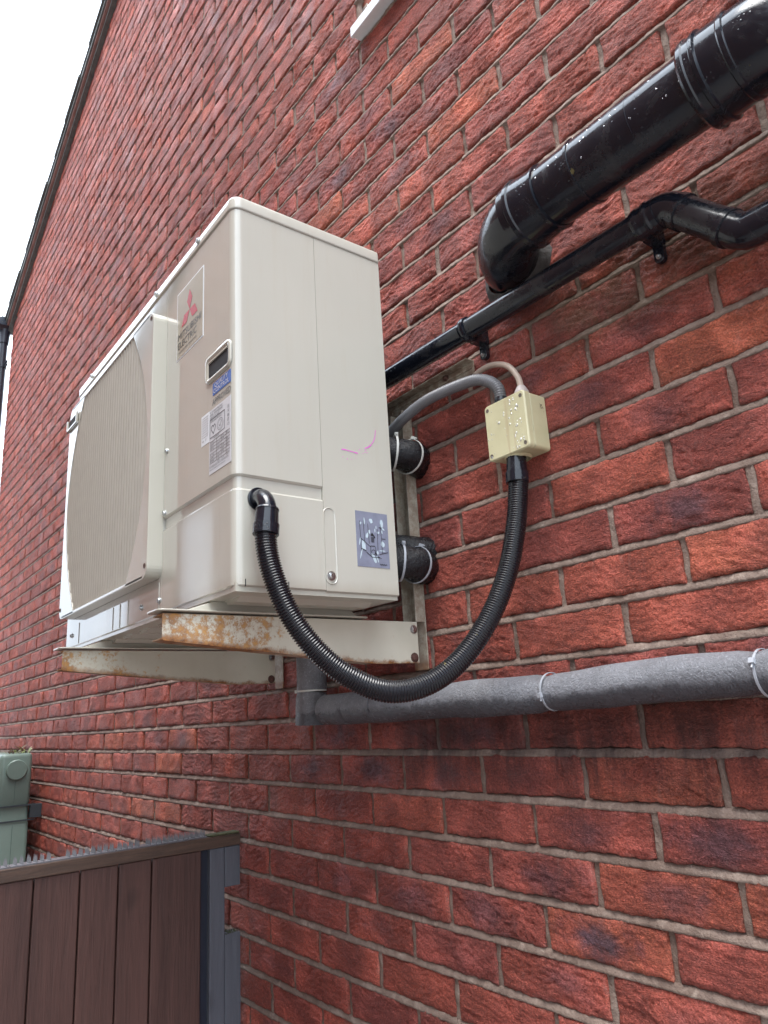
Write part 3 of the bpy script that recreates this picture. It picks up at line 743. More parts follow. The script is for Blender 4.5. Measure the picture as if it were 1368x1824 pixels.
# fan grille
GX0, GX1, GZ0, GZ1, GY = -.026, .577, .345, .900, -.496
gm = MB()
def gbound(z):
    q = ((z - .62) / .275) ** 2
    return -.004 + .105 * q, .556 - .10 * q
r_ = .022
def half(z, side):      # outer frame edge with rounded corners
    e = min(z - GZ0, GZ1 - z); c = 0
    if e < r_: c = r_ - math.sqrt(max(0, r_ * r_ - (r_ - e) ** 2))
    return GX0 + c if side < 0 else GX1 - c
zs = sorted(set([GZ0 + r_ * (1 - math.cos(math.radians(a))) for a in range(0, 91, 15)] + [GZ1 - r_ * (1 - math.cos(math.radians(a))) for a in range(0, 91, 15)] + list(np.linspace(GZ0 + r_, GZ1 - r_, 40))))
for side in (-1, 1):
    ou, inn = [], []
    for z in zs:
        bl, br = gbound(z); ou.append((half(z, side), GY, z)); inn.append(((bl if side < 0 else br), GY, z))
    n = len(zs)
    back = [(p[0], AY0 + .0005, p[2]) for p in ou]; inb = [(p[0], GY + .022, p[2]) for p in inn]
    vs = back + ou + inn + inb
    # frame side wall, front plate, return at the rib opening; the plate dips a little toward the ribs
    vs = [(x, y, z) for x, y, z in vs]
    gm.add(vs, [(j * n + i, j * n + i + 1, (j + 1) * n + i + 1, (j + 1) * n + i)[::(1 if side > 0 else -1)] for j in range(3) for i in range(n - 1)], False)
for z, dz in ((GZ0, 1), (GZ1, -1)):
    xa_, xb3 = half(z, -1), half(z, 1)
    gm.box(xa_, xb3, AY0 - .0003, GY, z, z + dz * .007)
grille = build(gm, 'fan_grille', 'cream_plain', hp, bevel=.0018, bseg=3)
sl_ = MB(); PT = .0165; K_ = 12
top, bot = [], []
for i in range(int(.578 / PT) * K_ + 1):
    x = -.012 + PT * i / K_; c_ = abs(math.sin(math.pi * ((i % K_) / K_))) ** .6
    yv = GY + .0265 - .0258 * c_
    top.append((x, yv, GZ1 - .0072)); bot.append((x, yv, GZ0 + .0072))
n = len(top); sl_.add(bot + top, [(i, i + 1, n + i + 1, n + i) for i in range(n - 1)], False)
build(sl_, 'slats', simple('rib_plastic', (.37, .335, .285), .38, var=.04), grille)
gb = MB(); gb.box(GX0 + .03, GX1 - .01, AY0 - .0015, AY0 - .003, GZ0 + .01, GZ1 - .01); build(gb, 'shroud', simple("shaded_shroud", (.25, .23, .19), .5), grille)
# grille finger pull at its upper left corner
hg = MB(); hg.box(-.034, .052, GY - .006, GY - .0015, .842, .846); hg.box(-.034, -.030, GY - .006, AY0, .842, .872); hg.box(.048, .052, GY - .006, GY - .0015, .846, .872)
hg.box(-.0275, .046, GY - .001, GY - .0022, .848, .870, mi=1); build(hg, 'finger_pull', ['cream_plain', 'dark'], grille)
# screws
def screw(x, y, z, ax, r=.0048, mat='steel', par=hp, nm='screw'):
    m = MB(); A = Vector(ax)
    m.lathe((x, y, z), ax, [(-.0008, r * 1.35), (.0008, r * 1.35), (.0010, r), (.0038, r * .9), (.0046, r * .5), (.0042, 0)], 12)
    return build(m, nm, mat, par)
for x, z in ((.590, .592), (.585, .468), (.567, .304), (.474, .304), (-.009, .306)): screw(x, AY0, z, (0, -1, 0))
for x in (.734, .515, .056): screw(x, AY0 - .002, .9765, (0, -1, 0), .0056)
screw(AX1 + .0003, -.289, .305, (1, 0, 0), .0062)
for x, z in ((GX1 - .012, .885), (GX1 - .012, .368), (GX0 + .010, .368)):
    gs = MB(); gs.lathe((x, GY - .0003, z), (0, -1, 0), [(0, .0052), (.0008, .0048), (.0008, .0028), (-.001, 0)], 14)
    build(gs, 'screw', 'rscrew', grille)
# recessed handle
hd = MB(); hx0, hx1, hz0, hz1 = .773, .871, .655, .705
def rr2(ins, y, r):
    out = []; q = max(r - ins, .002)
    for cx, cz, a0 in ((hx1 - r, hz1 - r, 0), (hx0 + r, hz1 - r, 90), (hx0 + r, hz0 + r, 180), (hx1 - r, hz0 + r, 270)):
        for k in range(6): a = math.radians(a0 + 90 * k / 5); out.append((cx + q * math.cos(a), y, cz + q * math.sin(a)))
    return out
L = [rr2(-.001, AY0 - .0002, .012), rr2(0, AY0 - .0035, .012), rr2(.004, AY0 - .0042, .012), rr2(.0075, AY0 - .0025, .012), rr2(.010, AY0 - .0006, .012)]
m_ = len(L[0]); hd.add(sum(L, []), [(j * m_ + i, j * m_ + (i + 1) % m_, (j + 1) * m_ + (i + 1) % m_, (j + 1) * m_ + i) for j in range(4) for i in range(m_)], True)
hnd = build(hd, 'handle', 'cream_plain', hp)
hd = MB(); q = rr2(.0095, AY0 - .0009, .012); hd.add(q, [tuple(range(len(q)))], mi=0)
hd.prism([(hx0 + .012, hz1 - .013), (hx1 - .012, hz1 - .013), (hx1 - .012, hz1 - .010), (hx0 + .012, hz1 - .010)], 'y', AY0 - .0030, AY0 - .0010, mi=1)
build(hd, 'cavity', ['dark', 'cream_plain'], hnd)

# maker's badge with three diamonds and its lettering
bd = MB(); bx0, bx1, bz0, bz1 = .631, .757, .763, .912
bd.box(bx0, bx1, AY0 - .0006, AY0 + .0001, bz0, bz1, mi=3)
bd.box(bx0 + .003, bx1 - .003, AY0 - .0010, AY0 - .0005, bz0 + .003, bz1 - .003, mi=0)
ccx, ccz, s_ = .694, .8495, .0255
for k in range(3):
    a = math.radians(90 + 120 * k); d = Vector((math.cos(a), 0, math.sin(a))); e = Vector((-math.sin(a), 0, math.cos(a)))
    O = Vector((ccx, AY0 - .0014, ccz))
    dia = [O, O + d * s_ * .866 - e * s_ * .5, O + d * s_ * 1.732, O + d * s_ * .866 + e * s_ * .5]
    bd.add(dia, [(0, 1, 2, 3)], mi=1); bd.add([p + Vector((0, .0006, 0)) for p in dia], [(3, 2, 1, 0)], mi=1)
bd.text('MITSUBISHI', (ccx, AY0 - .0008, .804), (1, 0, 0), (0, 0, 1), .0205, .108, 2, center=True)
bd.text('ELECTRIC', (ccx - .054, AY0 - .0008, .785), (1, 0, 0), (0, 0, 1), .0205, .088, 2)
bd.text('CHANGES FOR THE BETTER', (ccx - .054, AY0 - .0008, .7745), (1, 0, 0), (0, 0, 1), .0062, .088, 2)
build(bd, 'badge', ['badge', 'red', 'ink', 'white'], hp)
# quality sticker and approved
qs = MB(); qs.box(.799, .868, AY0 - .0008, AY0 + .0001, .6255, .6485, mi=0)
qs.text('QUALITY', (.8335, AY0 - .0007, .6385), (1, 0, 0), (0, 0, 1), .0115, .052, 1, center=True)
qs.text('CONTROL', (.8335, AY0 - .0007, .6280), (1, 0, 0), (0, 0, 1), .0115, .060, 1, center=True)
qs.text('APPROVED', (.8335, AY0 - .0001, .6075), (1, 0, 0), (0, 0, 1), .0165, .072, 2, center=True)
build(qs, 'quality_sticker', ['blue', 'labw', 'ink'], hp)
# rating label
rl = MB(); lx0, lx1, lz0, lz1 = .786, .869, .484, .601; yy = AY0 - .0007
rl.box(lx0, lx1, AY0 - .0007, AY0 + .0001, lz0, lz1, mi=0)
ex, ez = (1, 0, 0), (0, 0, 1)
rl.text('Air To Water Heat Pump', (lx0 + .003, yy, lz1 - .0065), ex, ez, .0058, .050, 1)
rl.text('MODEL  PUHZ-W50VHA2', (lx0 + .003, yy, lz1 - .0122), ex, ez, .0058, .050, 1)
rl.text('SERVICE REF.', (lx0 + .003, yy, lz1 - .0178), ex, ez, .0055, .040, 1)
rl.text('APPROVED PRODUCT', (lx0 + .006, yy, lz1 - .0245), ex, ez, .0058, .046, 1)
def line(x0, x1, z0, z1, m=1, y=yy): rl.box(x0, x1, y - .0005, y - .0001, z0, z1, mi=m)
fx0, fx1, fz0, fz1 = lx0 + .003, lx0 + .060, lz1 - .052, lz1 - .0185
for a in ((fx0, fx1, fz0, fz0 + .0006), (fx0, fx1, fz1, fz1 + .0006), (fx0, fx0 + .0006, fz0, fz1), (fx1, fx1 + .0006, fz0, fz1)): line(*a)
hc = [(16 * math.sin(t) ** 3, 13 * math.cos(t) - 5 * math.cos(2 * t) - 2 * math.cos(3 * t) - math.cos(4 * t)) for t in np.linspace(0, 2 * math.pi, 30)]
def outline(pts, th, m=1):
    for i in range(len(pts) - 1):
        a, b_ = Vector((pts[i][0], 0, pts[i][1])), Vector((pts[i + 1][0], 0, pts[i + 1][1])); d = (b_ - a)
        if d.length < 1e-7: continue
        nn = Vector((-d.z, 0, d.x)).normalized() * th / 2; y = Vector((0, yy - .0004, 0))
        rl.add([a - nn + y, b_ - nn + y, b_ + nn + y, a + nn + y], [(0, 1, 2, 3)], mi=m)
outline([(fx0 + .014 + p[0] * .00052, fz0 + .0145 + p[1] * .00058) for p in hc], .0016)
outline([(fx0 + .041 + .0115 * math.cos(t), fz0 + .014 + .0105 * math.sin(t)) for t in np.linspace(0, 6.2832, 28)], .0008)
outline([(fx0 + .041 + .0085 * math.cos(t), fz0 + .014 + .0078 * math.sin(t)) for t in np.linspace(0, 6.2832, 28)], .0005)
outline([(fx0 + .037, fz0 + .014), (fx0 + .040, fz0 + .010), (fx0 + .046, fz0 + .019)], .0012)
rl.text('WLB HT0587' if False else 'KEYMARK', (fx0 + .016, yy, fz0 - .005), ex, ez, .0052, .022, 1)
zt_ = fz0 - .007
for i in range(8):
    line(lx0 + .003, lx1 - .003, zt_ - i * .0056, zt_ - i * .0056 + .00035, 2)
    for (a, wd) in ((.004, .020), (.034, .010), (.050, .012), (.068, .009)):
        if (i + int(a * 100)) % 4 != 3: rl.text(('RATED', '230V', '50Hz', 'kg', 'A 16', 'kW', 'IP24', 'MPa')[(i + int(a * 100)) % 8], (lx0 + a, yy, zt_ - i * .0056 - .0042), ex, ez, .0042, wd * .8, 1)
for xv in (.030, .047, .066): line(lx0 + xv, lx0 + xv + .00035, zt_ - .039, zt_, 2)
rl.text('MITSUBISHI ELECTRIC CORPORATION', (lx0 + .003, yy, lz0 + .010), ex, ez, .0056, .072, 1)
rl.text('MANUFACTURED IN UNITED KINGDOM', (lx0 + .003, yy, lz0 + .0055), ex, ez, .0034, .060, 1)
for i in range(5): rl.text('CE X B D O'.split()[i], (lx1 - .011, yy, lz1 - .020 - i * .0078), ex, ez, .0075, .006, 1)
build(rl, 'rating_label', ['labw', 'ink', 'grime'], hp)
sm = MB(); sm.box(.7525, .7850, AY0 - .0006, AY0 + .0001, .5455, .6020, mi=0)
for i in range(9): sm.box(.756, .781, AY0 - .0009, AY0 - .0006, .596 - i * .0045, .5964 - i * .0045, mi=1)
sm.text('0 7', (.758, AY0 - .0007, .551), ex, ez, .006, .018, 1)
build(sm, 'barcode_label', ['white', 'grime'], hp)
# schematic sticker on the side, faded and torn
st = MB(); X = AX1; sy0, sy1, sz0, sz1 = -.2335, -.1625, .326, .427
st.box(X - .0001, X + .0007, sy0, sy1, sz0, sz1, mi=0)
def S(u, v): return (X + .0011, sy0 + u * (sy1 - sy0), sz0 + (1 - v) * (sz1 - sz0))
def spoly(pts, m, lift=0): st.add([(p[0] + lift, p[1], p[2]) for p in (S(*q) for q in pts)], [tuple(range(len(pts)))[::-1]], mi=m)
def sline(a, b_, th=.012, m=2):
    d = Vector((b_[0] - a[0], b_[1] - a[1])); n_ = Vector((-d.y, d.x)).normalized() * th * .5
    spoly([(a[0] + n_.x, a[1] + n_.y), (b_[0] + n_.x, b_[1] + n_.y), (b_[0] - n_.x, b_[1] - n_.y), (a[0] - n_.x, a[1] - n_.y)], m, .0003)
def blob(cx, cy_, rx, ry, rot=0, k=9, m=1):
    pts = []
    for i in range(k):
        a = 2 * math.pi * i / k; q = random.uniform(.7, 1.15); px, py = rx * q * math.cos(a), ry * q * math.sin(a)
        pts.append((cx + px * math.cos(rot) - py * math.sin(rot), cy_ + px * math.sin(rot) + py * math.cos(rot)))
    spoly(pts, m)
for a in ((.47, .16, .07, .05, .4), (.80, .20, .06, .09, -.3), (.83, .28, .07, .02, .4), (.14, .22, .03, .03, 0), (.26, .18, .02, .07, 0), (.40, .36, .03, .04, 0), (.33, .44, .04, .06, .6), (.68, .36, .04, .025, 0),
          (.80, .34, .02, .04, 0), (.58, .33, .02, .04, 0), (.62, .27, .015, .03, 0), (.10, .55, .02, .10, .3), (.13, .75, .018, .12, .4), (.80, .56, .07, .06, 0), (.63, .73, .04, .04, 0), (.77, .69, .10, .012, 0), (.52, .84, .05, .13, -.55), (.62, .85, .02, .08, -.5)): blob(*a)
spoly([(.16, .53), (.26, .56), (.27, .70), (.14, .67)], 1)
for a, b_ in (((.11, .18), (.13, .72)), ((.23, .17), (.24, .58)), ((.13, .50), (.42, .64)), ((.13, .68), (.28, .72)), ((.28, .74), (.45, .82)), ((.45, .82), (.68, .82)), ((.76, .20), (.78, .75)), ((.70, .27), (.80, .27)), ((.78, .47), (.90, .47)),
              ((.36, .22), (.38, .58)), ((.64, .68), (.66, .30)), ((.68, .76), (.95, .71)), ((.62, .80), (.74, .83))): sline(a, b_, .012)
for i in range(8): sline((.44, .46 + i * .012), (.54, .465 + i * .012), .007)
spoly([(.43, .43), (.48, .37), (.54, .42), (.58, .46), (.56, .48), (.52, .44)], 2, .0003)
for q in (((.42, .62), (.56, .62)), ((.42, .62), (.41, .80)), ((.57, .63), (.58, .80))): sline(*q, .014)
for k in range(10):
    a, a2 = 2 * math.pi * k / 10, 2 * math.pi * (k + 1) / 10; sline((.50 + .06 * math.cos(a), .73 + .045 * math.sin(a)), (.50 + .06 * math.cos(a2), .73 + .045 * math.sin(a2)), .01)
spoly([(.56, .72), (.60, .76), (.58, .79), (.54, .75)], 2, .0003)
for i in range(7): sline((.68 + i * .033, .93 + (i % 2) * .01), (.70 + i * .033, .945), .02)
build(st, 'schematic_sticker', ['sticker', 'scuff', 'ink'], hp)
# pink crayon scribble
pk = MB()
def stroke(pts, th):
    for i in range(len(pts) - 1):
        a, b_ = Vector((AX1 + .0006, *pts[i])), Vector((AX1 + .0006, *pts[i + 1])); d = (b_ - a).normalized(); nn = Vector((0, -d.z, d.y)) * th * random.uniform(.3, .7)
        pk.add([a - nn, b_ - nn, b_ + nn, a + nn], [(0, 1, 2, 3)])
for pts in ([(-.1775, .590), (-.1800, .574), (-.184, .566), (-.190, .558), (-.197, .552), (-.205, .549)], [(-.257, .538), (-.248, .5385), (-.238, .5375), (-.228, .537), (-.221, .536)]): stroke(pts, .0017)
for _ in range(9):
    y, z = random.uniform(-.257, -.20), random.uniform(.515, .545); stroke([(y, z), (y + .0015, z + .001)], .0015)
build(pk, 'crayon_mark', 'pink', hp)
# little drain slots nicks along the bottom edge
for y in (-.449, -.372):
    nk = MB(); nk.box(AX1 - .001, AX1 + .0007, y - .0007, y + .0007, .2785, .290); build(nk, 'slot', 'dark', hp)

# ------------------------------------------------------------------ brackets
def edge_attr(o, fn):
    me_ = o.data; at = me_.attributes.new('edge', 'FLOAT', 'POINT'); at.data.foreach_set('value', [fn(v.co) for v in me_.vertices])
bk = thing('wall_bracket', (.76, -.02, .167), 'rusty cream steel bracket frame with two tapering arms under the heat pump', 'bracket')
for xr in (.783, .212):
    a = MB(); xl = xr - .041; t_ = .0028
    zt, zb0, zb1 = .2475, .1675, .2065     # top, bottom at wall, bottom at tip
    yw, yt, yk = -.026, -.5425, -.13
    def web(x0, x1):
        a.prism([(yw, zb0), (yw, zt), (yt, zt), (yt, zb1), (yt + .004, zb1 - .002), (yk, zb0 - .001)], 'x', x0, x1)
    web(xr - t_, xr)
    a.add([(xl, yw - .04, zt - t_), (xr - t_, yw - .04, zt - t_), (xr - t_, yt, zt - t_), (xl, yt, zt - t_), (xl, yw - .04, zt), (xr - t_, yw - .04, zt), (xr - t_, yt, zt), (xl, yt, zt)],
          [(0, 1, 2, 3), (7, 6, 5, 4), (0, 4, 5, 1), (1, 5, 6, 2), (2, 6, 7, 3), (3, 7, 4, 0)])
    a.add([(xl, yk, zb0 + .001), (xr - t_, yk, zb0 + .001), (xr - t_, yt, zb1), (xl, yt, zb1), (xl, yk, zb0 + .001 + t_), (xr - t_, yk, zb0 + .001 + t_), (xr - t_, yt, zb1 + t_), (xl, yt, zb1 + t_)],
          [(0, 1, 2, 3), (7, 6, 5, 4), (0, 4, 5, 1), (1, 5, 6, 2), (2, 6, 7, 3), (3, 7, 4, 0)])
    arm = build(a, 'arm', 'rust', bk, bevel=.0008)
    edge_attr(arm, lambda c: .0)
    screw(xr, -.036, .2325, (1, 0, 0), .0065, 'steel', arm, 'bolt'); screw(xr, -.038, .178, (1, 0, 0), .0072, 'rscrew', arm, 'bolt')
    v = MB(); v.box(xr - .041, xr, -.0045, -.0018, .155, .700); v.box(xr - .0025, xr, -.028, -.0046, .2480, .700); v.box(xr - .041, xr - .0385, -.028, -.0046, .2480, .700)
    up = build(v, 'upright', 'rust', bk, bevel=.0008); edge_attr(up, lambda c: .6)
cr_ = MB()
cr_.box(.05, .983, -.0045, -.0018, .702, .7355); cr_.box(.05, .983, -.024, -.0046, .7325, .7355)
for i in range(6):
    xa = .10 + i * .155
    # raised slotted strip
    cr_.box(xa, xa + .11, -.0068, -.0046, .7195, .7235); cr_.box(xa, xa + .11, -.0068, -.0046, .7065, .7105); cr_.box(xa, xa + .006, -.0068, -.0046, .7105, .7195); cr_.box(xa + .104, xa + .11, -.0068, -.0046, .7105, .7195)
cr = build(cr_, 'cross_rail', 'rust', bk, bevel=.0006); edge_attr(cr, lambda c: .75)
screw(.905, -.0075, .729, (0, -1, 0), .0055, 'rscrew', bk, 'bolt'); screw(.935, -.0048, .700, (0, -1, 0), .005, 'rscrew', bk, 'bolt')

# ------------------------------------------------------------------ insulated refrigerant bends behind the unit
def cable_tie(par, c, axis, r, head=None, mat='tie', w=.0035):
    m = MB(); m.lathe(c, axis, [(-w / 2, r + .0002), (-w / 2, r + .0013), (w / 2, r + .0013), (w / 2, r + .0002)], 28)
    if head is not None:
        A = Vector(axis).normalized(); H = Vector(head).normalized(); H = (H - A * H.dot(A)).normalized(); B = A.cross(H); P0 = Vector(c) + H * (r + .001)
        vs = []
        for a_ in (-1, 1):
            for b_ in (-1, 1):
                for h_ in (0, 1): vs.append(P0 + A * a_ * .0034 + B * b_ * .0034 + H * h_ * .0055)
        m.add(vs, [(0, 1, 3, 2), (4, 6, 7, 5), (0, 4, 5, 1), (2, 3, 7, 6), (0, 2, 6, 4), (1, 5, 7, 3)])
        m.tube([P0 + H * .002 + B * .003, P0 + H * .003 + B * .009], .0014, 6)
    return build(m, 'cable_tie', mat, par)
def lumpy(n, amp=.055):
    ph = [random.uniform(0, 6.28) for _ in range(6)]
    return lambda a, i: 1 + amp * math.sin(a * 2 + ph[0] + i * .23) + amp * .7 * math.sin(a * 3 + ph[1] - i * .31) + amp * .5 * math.sin(i * .5 + ph[2]) + amp * .35 * math.sin(a * 7 + i * .9 + ph[3])
for zc, lab, dz in ((.588, 'upper black foam-lagged pipe bend with white cable ties behind the heat pump', .0), (.362, 'lower black foam-lagged pipe bend with white cable ties behind the heat pump', .004)):
    t_ = thing('lagged_pipe', (.80, -.075, zc - .035), lab, 'pipe', 'black lagged pipe bends behind the heat pump')
    pts = [(.66, -.112, zc + .004), (.735, -.112, zc + .003), (.778, -.105, zc), (.806, -.084, zc - .003), (.815, -.052, zc - .006), (.806, -.020, zc - .008), (.792, .012, zc - .010)]
    pth2, Ln = catmull(pts, 44)
    m = MB(); m.tube(pth2, [.0335 + .0016 * math.sin(i * .6) - max(0, i - 36) * .0007 for i in range(44)], 28, True, None, 0, lumpy(44))
    build(m, 'lagging', 'bfoam', t_)
    for k, hh in ((27, (.4, -.3, 1)), (33, (.4, -.2, 1))):
        ax = pth2[k + 1] - pth2[k - 1]
        cable_tie(t_, pth2[k], ax, .0362, hh, 'tie' if zc > .5 else 'tieg', .0042)
    if zc < .5:
        m = MB(); pts = [(.66, -.05, zc + .045), (.74, -.052, zc + .042), (.785, -.035, zc + .034), (.80, .02, zc + .028)]
        p3, _ = catmull(pts, 26); m.tube(p3, .027, 24, True, None, 0, lumpy(26)); build(m, 'second_lagging', 'bfoam', t_)

# ------------------------------------------------------------------ corrugated conduits
def corrugated(pts, r, pitch, depth, seg=24, sub=4):
    _, Ln = catmull(pts, 10); n = int(Ln / pitch) * sub; p, _ = catmull(pts, n + 1)
    prof = [0, 1, 1, .0] if sub == 4 else None
    R = [r - depth * (1 - prof[i % 4]) for i in range(n + 1)]
    m = MB(); m.tube(p, R, seg, True); return m, p
fc = thing('black_conduit', (.98, -.30, .09), 'thick black corrugated conduit looping from the heat pump side up to the cream junction box', 'conduit')
hose_pts = [(.9275, -.439, .368), (.928, -.436, .322), (.932, -.424, .274), (.941, -.404, .223), (.955, -.370, .172), (.973, -.328, .133), (.996, -.273, .108), (1.021, -.216, .115),
            (1.043, -.162, .150), (1.064, -.113, .211), (1.081, -.076, .288), (1.089, -.050, .374), (1.0925, -.0365, .452)]
m, hp_path = corrugated(hose_pts, .0172, .0043, .0021, 28); build(m, 'hose', 'hose', fc)
m = MB()
el = arc((.884, -.432, .403), (0, 0, .0), (0, 0, 0), 0, 1, 2)
ec = [(AX1 + .0005, -.425, .4215)] + [tuple(Vector((.884, -.4265, .4215)) + Vector((.041 * math.sin(a), -.006 * math.sin(a), -.036 * (1 - math.cos(a))))) for a in np.linspace(0, math.pi / 2, 12)] + [(.9262, -.434, .372)]
m.tube(ec, .0142, 24)
m.lathe((AX1 + .0004, -.425, .4215), (1, 0, 0), [(0, .0195), (.003, .0195), (.0035, .0175), (.0035, .0142)], 28)
build(m, 'elbow', 'black', fc)
def connector(par, a, b_, r0, r1):
    m = MB(); A = Vector(b_) - Vector(a); Ln = A.length
    m.lathe(a, A, [(0, .006), (0, r0 * .93), (Ln * .06, r0), (Ln * .10, r0), (Ln * .10, r0 * .96), (Ln * .62, r0 * 1.03), (Ln * .62, r1), (Ln * .98, r1), (Ln, r1 * .95), (Ln, .01)], 30)
    up = A.normalized(); s1 = Vector((.5, -1, 0)); s1 = (s1 - up * s1.dot(up)).normalized(); s2 = up.cross(s1); p = Vector(a) + A * .72 + s1 * (r1 * .55) + s2 * r1 * .75
    return build(m, 'connector', 'black', par)
connector(fc, (.9258, -.4335, .394), (.9280, -.4385, .350), .0185, .0205)
connector(fc, (1.0925, -.036, .4935), (1.0915, -.039, .445), .0178, .0200)

gc = thing('grey_conduit', (.95, -.04, .60), 'thin grey corrugated conduit arching from behind the heat pump to the junction box top', 'conduit')
m, _ = corrugated([(.74, -.036, .655), (.80, -.040, .670), (.868, -.041, .681), (.929, -.041, .680), (.985, -.040, .675), (1.022, -.039, .668), (1.050, -.037, .653), (1.066, -.034, .634), (1.0695, -.033, .612)], .0112, .0046, .0024, 20)
build(m, 'hose', 'greyhose', gc)
m = MB(); m.lathe((1.0695, -.033, .5975), (0, 0, 1), [(0, .0125), (.010, .0125), (.011, .0118), (.016, .0112)], 22); build(m, 'collar', 'black', gc)
cc = thing('cream_cable', (1.06, -.015, .60), 'thin cream cable curving over the grey conduit into the junction box gland', 'cable')
p, _ = catmull([(.955, .012, .682), (.972, -.006, .690), (1.000, -.013, .698), (1.040, -.016, .696), (1.080, -.019, .677), (1.104, -.022, .645), (1.110, -.023, .622)], 40)
m = MB(); m.tube(p, .0056, 12); build(m, 'sheath', 'cable', cc)
m = MB(); m.lathe((1.110, -.023, .5975), (0, 0, 1), [(0, .0145), (.004, .0145), (.004, .0135), (.013, .0135), (.018, .011), (.024, .0078), (.026, .005)], 16); build(m, 'gland', simple('pale_gland', (.50, .44, .42), .4), cc)
# ------------------------------------------------------------------ junction box
jb = thing('junction_box', (1.095, -.028, .4935), 'square cream plastic junction box spotted with rain, screwed to the brick wall', 'junction box')
m = MB(); m.rbox(1.0485, 1.1415, -.040, -.0015, .4945, .5965, .006, 'y', 5, .0006); build(m, 'body', 'boxp', jb)
m = MB(); m.rbox(1.0470, 1.1430, -.0565, -.0408, .4930, .5980, .0075, 'y', 5, .0022); lid = build(m, 'lid', 'boxp', jb)
m = MB(); m.lathe((1.0925, -.030, .4938), (0, 0, -1), [(0, .024), (.003, .024), (.005, .021)], 24) ; build(m, 'boss', 'boxp', jb)
for x, z in ((1.0555, .5885), (1.1345, .5885), (1.1345, .5025), (1.0555, .5025)):
    m = MB(); m.lathe((x, -.0566, z), (0, -1, 0), [(0, .0036), (.0006, .0034), (.0006, .0027), (.0001, .0)], 14, mi=0); s_o = build(m, 'screw_hole', 'grime', lid)
m = MB(); m.text('AT', (1.1431, -.020, .577), (0, .35, -1), (0, 1, .35), .009, .010, 0); build(m, 'pen_mark', 'ink', jb)
m = MB()
def drop(m, x, y, z, r, nrm=(0, -1, 0), sag=1.25):
    Nn = Vector(nrm).normalized(); Uu = Vector((0, 0, 1)); Uu = (Uu - Nn * Uu.dot(Nn)).normalized(); Ss = Nn.cross(Uu); vs = []; K = 8
    for j, (hh, q) in enumerate(((0, 1), (.22, .88), (.36, .5), (.40, 0.02))):
        for k in range(K):
            a = 2 * math.pi * k / K; vs.append(Vector((x, y, z)) + Ss * math.cos(a) * r * q + Uu * math.sin(a) * r * q * sag + Nn * hh * r - Uu * hh * r * .3)
    m.add(vs, [(j * K + k, j * K + (k + 1) % K, (j + 1) * K + (k + 1) % K, (j + 1) * K + k) for j in range(3) for k in range(K)], True)
for _ in range(60):
    x = random.uniform(1.052, 1.138) if random.random() < .55 else random.gauss(1.118, .010); x = min(max(x, 1.052), 1.139)
    z = random.uniform(.498, .592)
    drop(m, x, -.05655, z, random.choice((.0007, .0009, .0011, .0014, .0020)) * random.uniform(.8, 1.2), (0, -1, 0), random.uniform(1, 1.6))
tag(build(m, 'water_drops', 'drop', lid), kind='stuff')

# ------------------------------------------------------------------ black soil pipe
so_ = thing('soil_pipe', (1.3, -.10, .80), 'fat glossy black soil pipe running from a wall bend to a collared branch', 'pipe')
YS, ZS, RS = -.100, .870, .0525
m = MB(); m.tube([(1.235, YS, ZS), (1.57, YS, ZS)], RS, 48); build(m, 'straight_pipe', 'black', so_)
m = MB()
bend, _ = catmull([(1.118, .012, .861), (1.121, -.018, .862), (1.136, -.045, .865), (1.164, -.073, .868), (1.200, -.093, .870), (1.232, YS, ZS)], 34)
m.tube(bend, .0550, 44)
m.lathe((1.224, YS, ZS), (1, 0, 0), [(-.012, .0545), (-.010, .0585), (.004, .0595), (.006, .0615), (.013, .0615), (.015, .0585), (.055, .0550), (.057, .0568), (.062, .0568), (.063, RS)], 48)
build(m, 'wall_bend', 'black', so_)
for xq, a_, b_ in ((1.354, .003, .0022), (1.459, .001, .0005)):
    m = MB(); m.lathe((xq, YS, ZS), (1, 0, 0), [(-a_, RS), (-a_ * .8, RS + b_), (a_ * .8, RS + b_), (a_, RS)], 48); build(m, 'ring', 'black', so_)
m = MB()
m.lathe((1.543, YS, ZS), (1, 0, 0), [(0, RS), (.0, .0600), (.004, .0635), (.010, .0645), (.012, .0625), (.020, .0625), (.022, .0645), (.027, .0650), (.029, .0610), (.056, .0595), (.058, .0608), (.064, .0608), (.066, .0575)], 48)
pb, _ = catmull([(1.600, YS, ZS), (1.630, YS + .001, ZS - .001), (1.665, YS + .010, ZS - .005), (1.700, YS + .026, ZS - .011), (1.740, YS + .048, ZS - .016), (1.80, YS + .085, ZS - .02)], 24)
m.tube(pb, .0585, 48)
m.lathe((1.678, YS + .012, ZS - .004), (0, 0, 1), [(.040, .0585), (.060, .0600), (.061, .0640), (.066, .0660), (.095, .0660), (.099, .062), (.100, RS)], 48)
m.tube([(1.678, YS + .012, ZS + .09), (1.678, YS + .012, 2.6)], RS, 40)
build(m, 'branch', 'black', so_)
m = MB()
ring, prev = 36, None
vs = []
for j, (rad, y) in enumerate(((.050, -.034), (.062, -.028), (.074, -.010), (.082, .004))):
    for k in range(ring):
        a = 2 * math.pi * k / ring; q = rad * (1 + .07 * math.sin(a * 3 + 1) + .04 * math.sin(a * 7 + j)); vs.append((1.114 + q * math.cos(a), y + .002 * math.sin(a * 5), .862 + q * math.sin(a)))
m.add(vs, [(j * ring + k, j * ring + (k + 1) % ring, (j + 1) * ring + (k + 1) % ring, (j + 1) * ring + k) for j in range(3) for k in range(ring)], True)
build(m, 'cement_collar', 'cement', so_)
m = MB()
